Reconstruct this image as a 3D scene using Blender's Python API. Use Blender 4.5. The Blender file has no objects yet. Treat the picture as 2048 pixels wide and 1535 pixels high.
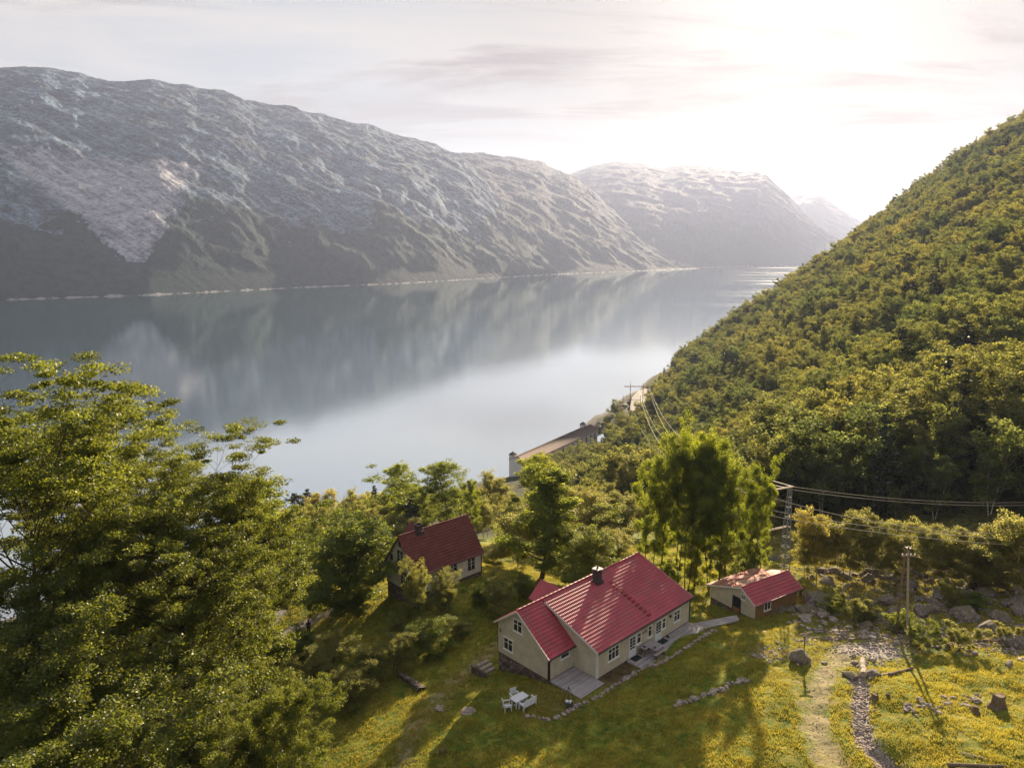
import bpy, math, random
import numpy as np
from mathutils import Vector, Matrix

# ------------------------------------------------------------------ camera, sky, sun, exposure
C = bpy.context.scene.collection
SC = bpy.context.scene
FPX = 1440.0
PITCH = math.atan(267.5/FPX)
cam = bpy.data.cameras.new('camera'); co = bpy.data.objects.new('camera', cam); C.objects.link(co)
cam.sensor_width = 36.0; cam.lens = 36.0*FPX/2048; cam.clip_start = 0.5; cam.clip_end = 80000
co.location = (0, 0, 100); co.rotation_euler = (math.pi/2-PITCH, 0, 0)
SC.camera = co
SC.view_settings.view_transform = 'Standard'; SC.view_settings.look = 'None'
SC.view_settings.gamma = 1.0; SC.view_settings.use_curve_mapping = False
SC.view_settings.exposure = 1.6
SUN_EL = math.radians(17.0); SUN_AZ = math.radians(20.5)      # azimuth to the right of +Y
sun = bpy.data.lights.new('sun', 'SUN'); so = bpy.data.objects.new('sun', sun); C.objects.link(so)
sun.energy = 5.0; sun.angle = math.radians(0.6); sun.color = (1.0, 0.81, 0.56)
so.rotation_euler = (math.pi/2-SUN_EL, 0, math.pi-SUN_AZ)
SUN_DIR = Vector((math.sin(SUN_AZ)*math.cos(SUN_EL), math.cos(SUN_AZ)*math.cos(SUN_EL), math.sin(SUN_EL)))
so.rotation_euler = SUN_DIR.to_track_quat('Z', 'Y').to_euler()

def N(nt, kind, loc=None, **kw):
    n = nt.nodes.new(kind)
    for k, v in kw.items():
        if k in n.inputs.keys() if isinstance(k, str) else False: n.inputs[k].default_value = v
        else: setattr(n, k, v)
    return n
def L(nt, a, b): nt.links.new(a, b)
def ramp(nt, fac, stops, interp='LINEAR'):
    r = nt.nodes.new('ShaderNodeValToRGB'); r.color_ramp.interpolation = interp
    els = r.color_ramp.elements
    while len(els) < len(stops): els.new(0.5)
    for e, (p, c) in zip(els, stops):
        e.position = p; e.color = (c[0], c[1], c[2], 1) if not isinstance(c, (int, float)) else (c, c, c, 1)
    L(nt, fac, r.inputs[0]); return r.outputs[0]
def noise(nt, vec, scale, detail=4, rough=0.55, dist=0.0, out=0):
    n = nt.nodes.new('ShaderNodeTexNoise'); n.inputs['Scale'].default_value = scale
    n.inputs['Detail'].default_value = detail; n.inputs['Roughness'].default_value = rough
    n.inputs['Distortion'].default_value = dist
    if vec is not None: L(nt, vec, n.inputs['Vector'])
    return n.outputs[out]
def mapping(nt, vec, scale=(1, 1, 1), rot=(0, 0, 0), loc=(0, 0, 0)):
    m = nt.nodes.new('ShaderNodeMapping'); m.inputs['Scale'].default_value = scale
    m.inputs['Rotation'].default_value = rot; m.inputs['Location'].default_value = loc
    L(nt, vec, m.inputs['Vector']); return m.outputs[0]
def mixc(nt, fac, a, b, mode='MIX'):
    m = nt.nodes.new('ShaderNodeMix'); m.data_type = 'RGBA'; m.blend_type = mode
    for s, v in ((m.inputs[0], fac), (m.inputs[6], a), (m.inputs[7], b)):
        if isinstance(v, bpy.types.NodeSocket): L(nt, v, s)
        elif isinstance(v, (int, float)): s.default_value = v
        else: s.default_value = (v[0], v[1], v[2], 1)
    return m.outputs[2]
def math_(nt, op, a, b=None, clamp=False):
    m = nt.nodes.new('ShaderNodeMath'); m.operation = op; m.use_clamp = clamp
    for s, v in ((m.inputs[0], a), (m.inputs[1], b)):
        if v is None: continue
        if isinstance(v, bpy.types.NodeSocket): L(nt, v, s)
        else: s.default_value = v
    return m.outputs[0]

# world: Nishita sky with thin high cloud
W = bpy.data.worlds.new('World'); SC.world = W; W.use_nodes = True
nt = W.node_tree; nt.nodes.clear()
sky = nt.nodes.new('ShaderNodeTexSky'); sky.sky_type = 'NISHITA'; sky.sun_disc = False
sky.sun_elevation = SUN_EL; sky.sun_rotation = SUN_AZ; sky.altitude = 0; sky.dust_density = 1.0; sky.air_density = 1.0
tc = nt.nodes.new('ShaderNodeTexCoord')
gen = tc.outputs['Generated']
sep = nt.nodes.new('ShaderNodeSeparateXYZ'); L(nt, gen, sep.inputs[0])
zz = math_(nt, 'MAXIMUM', sep.outputs[2], 0.0)
den = math_(nt, 'ADD', zz, 0.10)
cx_ = math_(nt, 'DIVIDE', sep.outputs[0], den); cy_ = math_(nt, 'DIVIDE', sep.outputs[1], den)
cmb = nt.nodes.new('ShaderNodeCombineXYZ'); L(nt, cx_, cmb.inputs[0]); L(nt, cy_, cmb.inputs[1])
cv = mapping(nt, cmb.outputs[0], scale=(0.55, 1.15, 1), rot=(0, 0, 0.35), loc=(3.1, 1.7, 0))
n1 = noise(nt, cv, 1.0, 7, 0.60, 0.6)
cv2 = mapping(nt, cmb.outputs[0], scale=(0.45, 1.5, 1), rot=(0, 0, 0.12), loc=(7.3, 0.4, 0))
n2 = noise(nt, cv2, 0.9, 8, 0.62, 0.6)
mask = ramp(nt, n1, [(0.40, 0.0), (0.58, 1.0)])
thick = ramp(nt, n2, [(0.47, 0.0), (0.56, 1.0)])
# sun-side glow of the cloud veil: depends on the angle to the sun
dot = nt.nodes.new('ShaderNodeVectorMath'); dot.operation = 'DOT_PRODUCT'; L(nt, gen, dot.inputs[0]); dot.inputs[1].default_value = SUN_DIR
dpos = math_(nt, 'MAXIMUM', dot.outputs['Value'], 0.0)
g1 = math_(nt, 'POWER', dpos, 14.0); g2 = math_(nt, 'POWER', dpos, 60.0)
WSTR = 0.10
cloud_lum = math_(nt, 'ADD', math_(nt, 'ADD', math_(nt, 'MULTIPLY', g1, -0.75), 2.15), math_(nt, 'MULTIPLY', g2, 1.5))
cc = mixc(nt, g1, (0.99, 0.98, 0.99), (1.0, 0.92, 0.85))
shade = mixc(nt, math_(nt, 'MULTIPLY', thick, 0.85), (1.06, 1.02, 0.98), (0.56, 0.49, 0.49))
shade = mixc(nt, mask, (0.79, 0.84, 0.88), shade)
ccol = mixc(nt, 1.0, cc, shade, 'MULTIPLY')
cvm = nt.nodes.new('ShaderNodeVectorMath'); cvm.operation = 'SCALE'; L(nt, ccol, cvm.inputs[0]); L(nt, cloud_lum, cvm.inputs['Scale'])
fac = math_(nt, 'ADD', math_(nt, 'MULTIPLY', mask, 0.02), 0.965)
skyc = mixc(nt, fac, sky.outputs[0], cvm.outputs[0])
bg = nt.nodes.new('ShaderNodeBackground'); bg.inputs['Strength'].default_value = WSTR; L(nt, skyc, bg.inputs['Color'])
wo = nt.nodes.new('ShaderNodeOutputWorld'); L(nt, bg.outputs[0], wo.inputs['Surface'])

SC.cycles.max_bounces = 6; SC.cycles.diffuse_bounces = 3; SC.cycles.glossy_bounces = 2
SC.cycles.transmission_bounces = 4; SC.cycles.transparent_max_bounces = 6; SC.cycles.volume_bounces = 0
SC.cycles.caustics_reflective = False; SC.cycles.caustics_refractive = False

# ------------------------------------------------------------------ helpers
def ray(px, py):
    a = (px-1024)/FPX; b = (767.5-py)/FPX
    return np.array([a, math.cos(PITCH)+b*math.sin(PITCH), -math.sin(PITCH)+b*math.cos(PITCH)])
def atz(px, py, z):
    d = ray(px, py); s = (z-100)/d[2]; return np.array([0, 0, 100.0])+s*d
def ats(px, py, s):
    return np.array([0, 0, 100.0])+s*ray(px, py)

_rng = np.random.RandomState(7)
_perm = _rng.permutation(4096).astype(np.int64)
_g3 = _rng.normal(size=(4096, 3)); _g3 /= np.linalg.norm(_g3, axis=1)[:, None]
def pnoise(P, seed=0):
    P = np.asarray(P, float)
    if P.shape[-1] == 2: P = np.concatenate([P, np.full(P.shape[:-1]+(1,), 0.37+seed*7.13)], -1)
    I = np.floor(P).astype(np.int64); F = P-I
    U = F*F*F*(F*(F*6-15)+10)
    out = 0
    for dx in (0, 1):
        for dy in (0, 1):
            for dz in (0, 1):
                h = _perm[(_perm[(_perm[(I[..., 0]+dx+seed*31) & 4095]+I[..., 1]+dy) & 4095]+I[..., 2]+dz) & 4095]
                g = _g3[h]
                d = g[..., 0]*(F[..., 0]-dx)+g[..., 1]*(F[..., 1]-dy)+g[..., 2]*(F[..., 2]-dz)
                w = (U[..., 0] if dx else 1-U[..., 0])*(U[..., 1] if dy else 1-U[..., 1])*(U[..., 2] if dz else 1-U[..., 2])
                out = out+w*d
    return out*1.6
def fbm(P, octv=5, seed=0, lac=2.03, gain=0.5, ridged=False):
    P = np.asarray(P, float); a = 1.0; s = 0; t = 0
    for k in range(octv):
        n = pnoise(P, seed+k)
        if ridged: n = 1-2*np.abs(n)
        s = s+a*n; t += a; a *= gain; P = P*lac
    return s/t

def np_mesh(name, V, F, mat=None, smooth=False, attrs=None):
    """V (n,3), F (m,k) int array or list of such arrays"""
    Fs = F if isinstance(F, list) else [F]
    Fs = [np.asarray(f, np.int32) for f in Fs if len(f)]
    me = bpy.data.meshes.new(name)
    V = np.asarray(V, np.float32)
    me.vertices.add(len(V)); me.vertices.foreach_set('co', V.ravel())
    nl = sum(f.size for f in Fs); npoly = sum(len(f) for f in Fs)
    me.loops.add(nl); me.loops.foreach_set('vertex_index', np.concatenate([f.ravel() for f in Fs]))
    sizes = np.concatenate([np.full(len(f), f.shape[1], np.int32) for f in Fs])
    starts = np.concatenate([[0], np.cumsum(sizes)[:-1]]).astype(np.int32)
    me.polygons.add(npoly); me.polygons.foreach_set('loop_start', starts)
    me.update(calc_edges=True)
    if smooth: me.polygons.foreach_set('use_smooth', np.ones(npoly, bool))
    if attrs:
        for k, v in attrs.items():
            v = np.asarray(v, np.float32)
            if v.ndim == 1:
                a = me.attributes.new(k, 'FLOAT', 'POINT'); a.data.foreach_set('value', v)
            else:
                a = me.attributes.new(k, 'FLOAT_COLOR', 'POINT')
                v4 = np.concatenate([v, np.ones((len(v), 1), np.float32)], 1) if v.shape[1] == 3 else v
                a.data.foreach_set('color', v4.ravel())
    if mat: me.materials.append(mat)
    me.update()
    return me
def mkobj(name, me, parent=None, loc=(0, 0, 0), rot=(0, 0, 0), scale=(1, 1, 1)):
    o = bpy.data.objects.new(name, me); C.objects.link(o)
    o.location = loc; o.rotation_euler = rot; o.scale = scale
    if parent is not None: o.parent = parent
    return o
def tag(o, label=None, cat=None, group=None, kind=None):
    if label: o['label'] = label
    if cat: o['category'] = cat
    if group: o['group'] = group
    if kind: o['kind'] = kind
    return o
def thing(name, label, cat, loc=(0, 0, 0), rz=0.0, group=None):
    o = bpy.data.objects.new(name, None); C.objects.link(o); o.empty_display_size = 0.3
    o.location = loc; o.rotation_euler = (0, 0, rz)
    return tag(o, label, cat, group)
def grid_faces(nr, nc):
    i = np.arange(nr-1)[:, None]*nc+np.arange(nc-1)[None, :]
    i = i.ravel(); return np.stack([i, i+1, i+nc+1, i+nc], 1)

def new_mat(name):
    m = bpy.data.materials.new(name); m.use_nodes = True; nt = m.node_tree; nt.nodes.clear()
    o = nt.nodes.new('ShaderNodeOutputMaterial'); return m, nt, o
def principled(nt, o, color, rough=0.7, spec=0.3, metal=0.0, bump=None, bstr=0.3, bdist=0.02):
    p = nt.nodes.new('ShaderNodeBsdfPrincipled')
    for s, v in ((p.inputs['Base Color'], color), (p.inputs['Roughness'], rough)):
        if isinstance(v, bpy.types.NodeSocket): L(nt, v, s)
        elif isinstance(v, (int, float)): s.default_value = v
        else: s.default_value = (v[0], v[1], v[2], 1)
    p.inputs['Specular IOR Level'].default_value = spec; p.inputs['Metallic'].default_value = metal
    if bump is not None:
        b = nt.nodes.new('ShaderNodeBump'); b.inputs['Strength'].default_value = bstr; b.inputs['Distance'].default_value = bdist
        L(nt, bump, b.inputs['Height']); L(nt, b.outputs[0], p.inputs['Normal'])
    L(nt, p.outputs[0], o.inputs['Surface']); return p
def objco(nt):
    t = nt.nodes.new('ShaderNodeTexCoord'); return t.outputs['Object']
def geopos(nt):
    g = nt.nodes.new('ShaderNodeNewGeometry'); return g.outputs['Position']

# ------------------------------------------------------------------ near terrain
CP = []   # control points: px, py, z
def cp(*rows):
    for px, py, z in rows: CP.append(tuple(atz(px, py, z)))
def cw(*rows):
    for r in rows: CP.append(r)
H1O = np.array([2.81, 59.40, 64.65]); H1Y = math.radians(43.75)
H2O = np.array([-12.22, 73.92, 63.35]); H2Y = math.radians(42.26)
H3O = np.array([23.74, 68.79, 63.15]); H3Y = math.radians(31.93)
def hloc(O, yaw, u, v, z=0.0):
    c, s = math.cos(yaw), math.sin(yaw)
    return np.array([O[0]+u*c+v*s, O[1]+u*s-v*c, O[2]+z])
for u, v, z in ((-3.06, 3.6, -.1), (-3.06, 0, -1.0), (-3.06, -2.65, -2.0), (0, 6.2, -.12), (3, 7.5, -.15), (7, 6.2, -.12), (7, 8.6, -.15), (13.8, 6.2, -.15), (14, 8.4, -.2),
                (0, -3.5, -1.9), (6, -3.5, -1.8), (13.8, -3, -1.4), (-5, 3.5, -.4), (-6, 0, -1.3), (-7, -3, -2.4), (-3, 7.2, -.15), (0, 7.4, -.15), (16, 7.5, -.6)):
    cw(tuple(hloc(H1O, H1Y, u, v, z)))
for u, v, z in ((0, -2.8, -2.1), (0, 0, -1.4), (0, 2.65, -.6), (4.5, 2.65, -.2), (9.34, 2.65, -.15), (9.3, -2.8, -1.9), (4, -5.5, -2.4), (-3, 0, -1.9), (-3, -4, -2.8)):
    cw(tuple(hloc(H2O, H2Y, u, v, z)))
for u, v, z in ((0, 1.55, 0), (0, -1.5, -.4), (0, -4.3, -.8), (6.7, 1.55, -.2), (6.7, -4.3, -1.0), (3, 1.6, 0.0)):
    cw(tuple(hloc(H3O, H3Y, u, v, z)))
# lawn and track in front
cp((1024, 1535, 64.6), (1200, 1470, 65.0), (1350, 1420, 65.6), (1300, 1535, 65.8), (1500, 1450, 66.4), (1500, 1535, 66.6), (1500, 1330, 65.7), (1600, 1400, 66.5), (1700, 1535, 67.2), (1850, 1535, 67.8), (2048, 1535, 68.6),
   (1620, 1320, 66.0), (1700, 1320, 65.6), (1800, 1400, 66.9), (2000, 1400, 67.2), (1900, 1320, 66.0), (2048, 1310, 66.2), (1580, 1270, 64.5), (1700, 1250, 64.6), (1850, 1240, 64.6), (2040, 1240, 65.2),
   (1650, 1170, 63.0), (1800, 1160, 63.3), (2000, 1180, 64.4), (1560, 1150, 62.4), (1450, 1250, 64.2), (1420, 1290, 65.0))
cp((900, 1500, 63.9), (1000, 1440, 64.2), (850, 1400, 62.8), (760, 1480, 62.0), (700, 1420, 60.8), (800, 1535, 63.2), (820, 1380, 62.0), (700, 1330, 60.2), (900, 1300, 61.8), (980, 1250, 62.2), (960, 1350, 62.9),
   (850, 1240, 60.9), (618, 1262, 58.2), (560, 1240, 57.4), (540, 1170, 55.5), (640, 1200, 58.4), (740, 1200, 60.4), (1080, 1150, 61.0), (1180, 1160, 61.4), (1000, 1100, 59.2), (1330, 1160, 62.0), (1450, 1170, 62.4))
# slope down to the fjord
cw((0, 120, 51), (25, 120, 53), (45, 130, 52), (-25, 110, 52), (0, 160, 39), (25, 160, 41), (0, 200, 26.5), (25, 205, 28), (-20, 250, 10), (0, 262, 9), (-50, 200, 20), (-60, 120, 42), (-45, 85, 50), (-35, 65, 55), (-60, 60, 50), (-100, 60, 38),
   (-100, 150, 18), (-137, 190, -1), (-85, 262, -1), (-45, 285, -1), (-12, 302, 0.6), (3, 309, 1.0), (45, 395, 1.2), (-200, 150, -3), (-20, 330, -8), (20, 400, -12), (80, 560, -12), (-100, 330, -20), (0, 500, -30), (-260, 220, -20), (-250, 60, 5), (-150, 0, 30),
   (-33, 38, 61), (-20, 40, 62), (-60, 10, 58), (-30, 0, 65), (0, 0, 67), (0, 30, 65.5), (30, 20, 69), (60, 0, 74), (100, 0, 84), (60, 45, 69.5), (100, 50, 80), (0, -80, 76), (100, -80, 95), (-100, -80, 55), (250, 0, 125), (250, -80, 135))
# valley and wooded hill on the right
for px, py, s in ((2048, 1080, 88), (1800, 1080, 98), (1550, 1080, 106), (1500, 1000, 146), (1500, 900, 190), (1500, 800, 260), (1500, 700, 380), (1500, 622, 590),
                  (1700, 900, 134), (1700, 800, 172), (1700, 700, 236), (1700, 600, 345), (1700, 492, 640), (2048, 800, 145), (2048, 690, 175), (2048, 490, 255), (2048, 340, 420), (2048, 243, 690), (1870, 900, 122), (1870, 700, 190), (1870, 540, 300), (1870, 420, 480), (1870, 352, 690),
                  (1300, 800, 450), (1300, 850, 370), (1300, 900, 300), (1300, 950, 240), (1300, 1000, 196), (1200, 862, 400), (1200, 900, 350), (1200, 950, 288), (1200, 1000, 232), (1100, 950, 292), (1100, 1000, 240), (1400, 692, 560), (1400, 800, 340), (1400, 900, 240), (1400, 1000, 170),
                  (1290, 772, 520), (1600, 560, 640), (1770, 433, 670)):
    CP.append(tuple(ats(px, py, s)-np.array([0, 0, 2.5 if s > 200 else 0.5])))
cw((42, 430, -2), (52, 455, -3), (68, 485, -2), (82, 515, -2), (98, 545, -2), (160, 640, -8), (240, 720, 0), (330, 800, 25), (450, 850, 80), (560, 800, 170), (650, 740, 240), (600, 500, 230), (450, 500, 200), (450, 300, 175), (350, 150, 140), (650, 200, 230), (800, 500, 260), (300, 950, -10), (500, 1000, 10), (750, 900, 160),
   (150, 700, -20), (200, 900, -25), (150, 110, 86), (200, 60, 100))
CP = np.array(CP)
def _phi(r2): return np.sqrt(r2+36.0)
_X = CP[:, :2]; _n = len(_X)
_K = _phi(((_X[:, None]-_X[None])**2).sum(-1)); _K[np.arange(_n), np.arange(_n)] += -0.6
_Pm = np.c_[np.ones(_n), _X/100]
_A = np.block([[_K, _Pm], [_Pm.T, np.zeros((3, 3))]])
_w = np.linalg.solve(_A, np.r_[CP[:, 2], 0, 0, 0])
def hbase(X):
    X = np.atleast_2d(np.asarray(X, float)); out = np.empty(len(X))
    for k in range(0, len(X), 20000):
        x = X[k:k+20000]
        out[k:k+20000] = _phi(((x[:, None]-_X[None])**2).sum(-1))@_w[:_n]+_w[_n]+x@_w[_n+1:]/100
    return out
def smooth01(x): x = np.clip(x, 0, 1); return x*x*(3-2*x)
def toloc(O, yaw, X):
    c, s = math.cos(yaw), math.sin(yaw); d = X-O[:2]
    return d[:, 0]*c+d[:, 1]*s, d[:, 0]*s-d[:, 1]*c
def polydist(X, pts):
    """distance to polyline and t along it"""
    best = np.full(len(X), 1e9)
    for a, b in zip(pts[:-1], pts[1:]):
        a = np.array(a[:2]); b = np.array(b[:2]); ab = b-a
        t = np.clip(((X-a)@ab)/(ab@ab), 0, 1); d = np.linalg.norm(X-(a+t[:, None]*ab), axis=1)
        best = np.minimum(best, d)
    return best
def onground0(px, py):
    """first hit of the pixel ray with the smooth terrain"""
    d = ray(px, py); s = np.arange(30, 900, 0.5)
    P = np.array([0, 0, 100.0])+s[:, None]*d
    h = hbase(P[:, :2]); k = np.argmax(P[:, 2] < h)
    return P[k]
TRACK = [onground0(*q) for q in ((1690, 1300), (1660, 1335), (1640, 1370), (1625, 1420), (1635, 1470), (1665, 1535))]
DITCH = [onground0(*q) for q in ((1716, 1352), (1722, 1380), (1724, 1410), (1722, 1450), (1733, 1480), (1765, 1510), (1795, 1540))]
PATH_A = [onground0(*q) for q in ((700, 1195), (660, 1225), (610, 1250), (580, 1262), (540, 1285))]
PATH_B = [onground0(*q) for q in ((560, 1222), (540, 1250), (500, 1300))]
LPATH = [onground0(*q) for q in ((990, 1290), (930, 1345), (870, 1400), (835, 1450), (800, 1535))]
def height(X):
    X = np.atleast_2d(np.asarray(X, float)); h = hbase(X)
    # hummocks (meadow), kept off the building plots
    u, v = toloc(H1O, H1Y, X)
    pad = smooth01((np.maximum(np.abs(u-6.5)-8.3, np.abs(v-2.5)-7.0))/2.5)
    u2, v2 = toloc(H3O, H3Y, X); pad = np.minimum(pad, smooth01((np.maximum(np.abs(u2-3.3)-3.5, np.abs(v2+1)-3.4))/2.0))
    u3, v3 = toloc(H2O, H2Y, X); pad = np.minimum(pad, smooth01((np.maximum(np.abs(u3-4.6)-5.0, np.abs(v3)-3.2))/2.0))
    near = np.exp(-((X[:, 0]-15)/75)**4-((X[:, 1]-65)/60)**4)
    big = fbm(X/9.0, 3, 11)*0.55; mid = fbm(X/2.6, 3, 21)*0.30; fine = fbm(X/0.8, 2, 31)*0.07
    right = smooth01((X[:, 0]-12)/14)*0.75+0.35
    h = h+pad*right*(big+mid*near+fine*near)
    far = 1-near
    h = h+far*fbm(X/30.0, 4, 41)*2.2*smooth01((h-3)/10)
    # boulder field roughness
    bf = smooth01((X[:, 1]-66)/5)*smooth01((X[:, 0]-33)/5)*smooth01((105-X[:, 1])/10)
    h = h+bf*fbm(X/3.5, 3, 51)*0.9
    dd = polydist(X, DITCH); h = h-0.55*np.exp(-(dd/0.75)**2)
    dt = polydist(X, TRACK); h = h-0.12*np.exp(-(dt/1.3)**2)
    return h
def onground(px, py):
    d = ray(px, py); s = np.arange(30, 900, 0.1)
    P = np.array([0, 0, 100.0])+s[:, None]*d
    h = hbase(P[:, :2]); k = np.argmax(P[:, 2] < h); s0 = s[k]
    s = np.arange(max(s0-8, 20), s0+8, 0.02); P = np.array([0, 0, 100.0])+s[:, None]*d
    h = height(P[:, :2]); m = P[:, 2] < h; k = np.argmax(m) if m.any() else len(s)//2
    return P[k]
def gz(x, y): return float(height(np.array([[x, y]]))[0])

# ground mesh
def spaced(segs):
    out = []
    for a, b, st in segs: out.append(np.arange(a, b, st))
    out.append([segs[-1][1]]); return np.concatenate(out)
xs = spaced([(-420, -120, 10), (-120, -42, 1.6), (-42, -14, 0.6), (-14, 58, 0.30), (58, 90, 0.8), (90, 200, 2.5), (200, 520, 7), (520, 900, 20)])
ys = spaced([(-100, 20, 6), (20, 40, 0.8), (40, 96, 0.30), (96, 130, 0.8), (130, 330, 2.2), (330, 800, 6), (800, 1100, 15)])
GX, GY = np.meshgrid(xs, ys); XY = np.c_[GX.ravel(), GY.ravel()]
HZ = height(XY)
V = np.c_[XY, HZ]
Fg = grid_faces(len(ys), len(xs))
Fg = Fg[(HZ[Fg] > -6).any(1)]
# surface kinds per vertex (what grows or lies there)
dt = polydist(XY, TRACK); dd = polydist(XY, DITCH)
nz = fbm(XY/1.1, 4, 61); nz2 = fbm(XY/4.0, 3, 71)
track = smooth01(1.1-(dt/1.5)+nz*1.3)*0.70
gravel = smooth01(1.4-dd/0.62+nz*0.6)
pth = np.minimum(polydist(XY, PATH_A), polydist(XY, PATH_B)); pathm = smooth01(1.6-pth/0.9+nz*0.25)
lp = polydist(XY, LPATH); worn = smooth01(1.1-lp/1.1+nz*0.9)*0.55
GR = onground0(1745, 1300)[:2]; GR2 = onground0(1540, 1305)[:2]
gd = np.linalg.norm((XY-GR)/np.array([2.5, 1.5]), axis=1); gravel = np.maximum(gravel, smooth01(1.5-gd+nz*0.7))
u, v = toloc(H1O, H1Y, XY)
bare = smooth01(1.2-np.maximum(np.abs(u-2.2)/3.2, np.abs(v-7.0)/1.7)+nz*0.5)*0.95
bare = np.maximum(bare, smooth01(1.1-np.hypot((u+4)/4.0, (v-5.5)/4.0)+nz*0.5)*0.6)
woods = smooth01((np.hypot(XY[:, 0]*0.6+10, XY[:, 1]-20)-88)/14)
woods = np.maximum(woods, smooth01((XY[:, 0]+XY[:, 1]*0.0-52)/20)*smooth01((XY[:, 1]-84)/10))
cA = np.stack([np.maximum(track, worn), np.maximum(gravel, pathm), np.maximum(bare, 0)], 1)
cB = np.stack([woods, smooth01((2.2-HZ+nz*2)/2.0), smooth01((XY[:, 1]-66)/5)*smooth01((XY[:, 0]-33)/5)], 1)

def ground_material():
    m, nt, o = new_mat('meadow')
    P = geopos(nt)
    a = nt.nodes.new('ShaderNodeAttribute'); a.attribute_name = 'surfa'; b = nt.nodes.new('ShaderNodeAttribute'); b.attribute_name = 'surfb'
    sa = nt.nodes.new('ShaderNodeSeparateColor'); L(nt, a.outputs[0], sa.inputs[0]); sb = nt.nodes.new('ShaderNodeSeparateColor'); L(nt, b.outputs[0], sb.inputs[0])
    n_a = noise(nt, P, 0.35, 5, 0.6); n_b = noise(nt, P, 1.6, 5, 0.65); n_c = noise(nt, P, 9.0, 4, 0.7)
    g = ramp(nt, n_a, [(0.38, (0.06, 0.12, 0.014)), (0.50, (0.16, 0.20, 0.022)), (0.62, (0.32, 0.27, 0.045))])
    g2 = ramp(nt, n_b, [(0.36, (0.025, 0.045, 0.010)), (0.47, (0.12, 0.16, 0.02)), (0.58, (0.28, 0.23, 0.035)), (0.7, (0.38, 0.29, 0.10))])
    g = mixc(nt, 0.5, g, g2)
    g = mixc(nt, 0.7, g, ramp(nt, n_c, [(0.3, (0.35, 0.4, 0.35)), (0.6, (1.25, 1.2, 1.0))]), 'MULTIPLY')
    dirt = ramp(nt, n_b, [(0.35, (0.22, 0.16, 0.09)), (0.65, (0.42, 0.33, 0.22))])
    vor = nt.nodes.new('ShaderNodeTexVoronoi'); vor.inputs['Scale'].default_value = 6.5; L(nt, P, vor.inputs['Vector'])
    vsep = nt.nodes.new('ShaderNodeSeparateColor'); L(nt, vor.outputs['Color'], vsep.inputs[0])
    grav = ramp(nt, vsep.outputs[0], [(0.0, (0.14, 0.12, 0.11)), (1.0, (0.52, 0.46, 0.43))])
    bare = ramp(nt, n_b, [(0.35, (0.07, 0.045, 0.025)), (0.65, (0.16, 0.11, 0.055))])
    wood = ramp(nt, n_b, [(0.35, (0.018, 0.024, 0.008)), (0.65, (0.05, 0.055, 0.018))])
    rock = ramp(nt, n_b, [(0.35, (0.07, 0.06, 0.055)), (0.65, (0.20, 0.18, 0.16))])
    heath = ramp(nt, n_b, [(0.38, (0.045, 0.038, 0.016)), (0.5, (0.13, 0.10, 0.035)), (0.6, (0.20, 0.17, 0.04))])
    g = mixc(nt, math_(nt, 'MULTIPLY', sb.outputs[2], 0.75), g, heath)
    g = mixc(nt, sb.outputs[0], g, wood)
    g = mixc(nt, sa.outputs[2], g, bare); g = mixc(nt, sa.outputs[0], g, dirt); g = mixc(nt, sa.outputs[1], g, grav); g = mixc(nt, sb.outputs[1], g, rock)
    h = math_(nt, 'ADD', math_(nt, 'MULTIPLY', n_b, 0.7), math_(nt, 'MULTIPLY', n_c, 0.35))
    principled(nt, o, g, 0.9, 0.15, bump=h, bstr=0.9, bdist=0.22)
    return m
ground = mkobj('ground', np_mesh('ground', V, Fg, ground_material(), True, {'surfa': cA, 'surfb': cB}))
tag(ground, 'grassy hillside meadow with a worn track sloping down to the fjord', kind='structure')

# ------------------------------------------------------------------ fjord water
def water_material():
    m, nt, o = new_mat('fjord_water')
    P = geopos(nt)
    lane = noise(nt, mapping(nt, P, (0.0022, 0.011, 1), (0, 0, -.5)), 1.0, 5, 0.6, 0.8); w1 = noise(nt, mapping(nt, P, (0.10, 0.22, 1)), 1.0, 4, 0.6); w2 = noise(nt, mapping(nt, P, (1.2, 2.2, 1)), 1.0, 3, 0.6)
    h = math_(nt, 'ADD', math_(nt, 'MULTIPLY', w1, 0.6), math_(nt, 'MULTIPLY', w2, 0.25))
    b = nt.nodes.new('ShaderNodeBump'); b.inputs['Strength'].default_value = 0.14; b.inputs['Distance'].default_value = 0.25; L(nt, h, b.inputs['Height'])
    d = nt.nodes.new('ShaderNodeBsdfDiffuse'); d.inputs['Color'].default_value = (0.008, 0.055, 0.060, 1)
    g = nt.nodes.new('ShaderNodeBsdfGlossy'); L(nt, ramp(nt, lane, [(0.42, 0.015), (0.52, 0.03), (0.64, 0.075)]), g.inputs['Roughness']); g.inputs['Color'].default_value = (0.93, 0.98, 1, 1); L(nt, b.outputs[0], g.inputs['Normal'])
    f = nt.nodes.new('ShaderNodeFresnel'); f.inputs['IOR'].default_value = 3.0
    mx = nt.nodes.new('ShaderNodeMixShader'); L(nt, math_(nt, 'ADD', math_(nt, 'MULTIPLY', f.outputs[0], 0.36), 0.64, True), mx.inputs[0]); L(nt, d.outputs[0], mx.inputs[1]); L(nt, g.outputs[0], mx.inputs[2])
    L(nt, mx.outputs[0], o.inputs['Surface']); return m
wx = 22000
water = mkobj('water', np_mesh('water', [(-wx, -400, 0), (wx, -400, 0), (wx, wx+8000, 0), (-wx, wx+8000, 0)], np.array([[0, 1, 2, 3]]), water_material()))
tag(water, 'calm dark green fjord mirroring the mountains and the bright sky', kind='structure')

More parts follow.
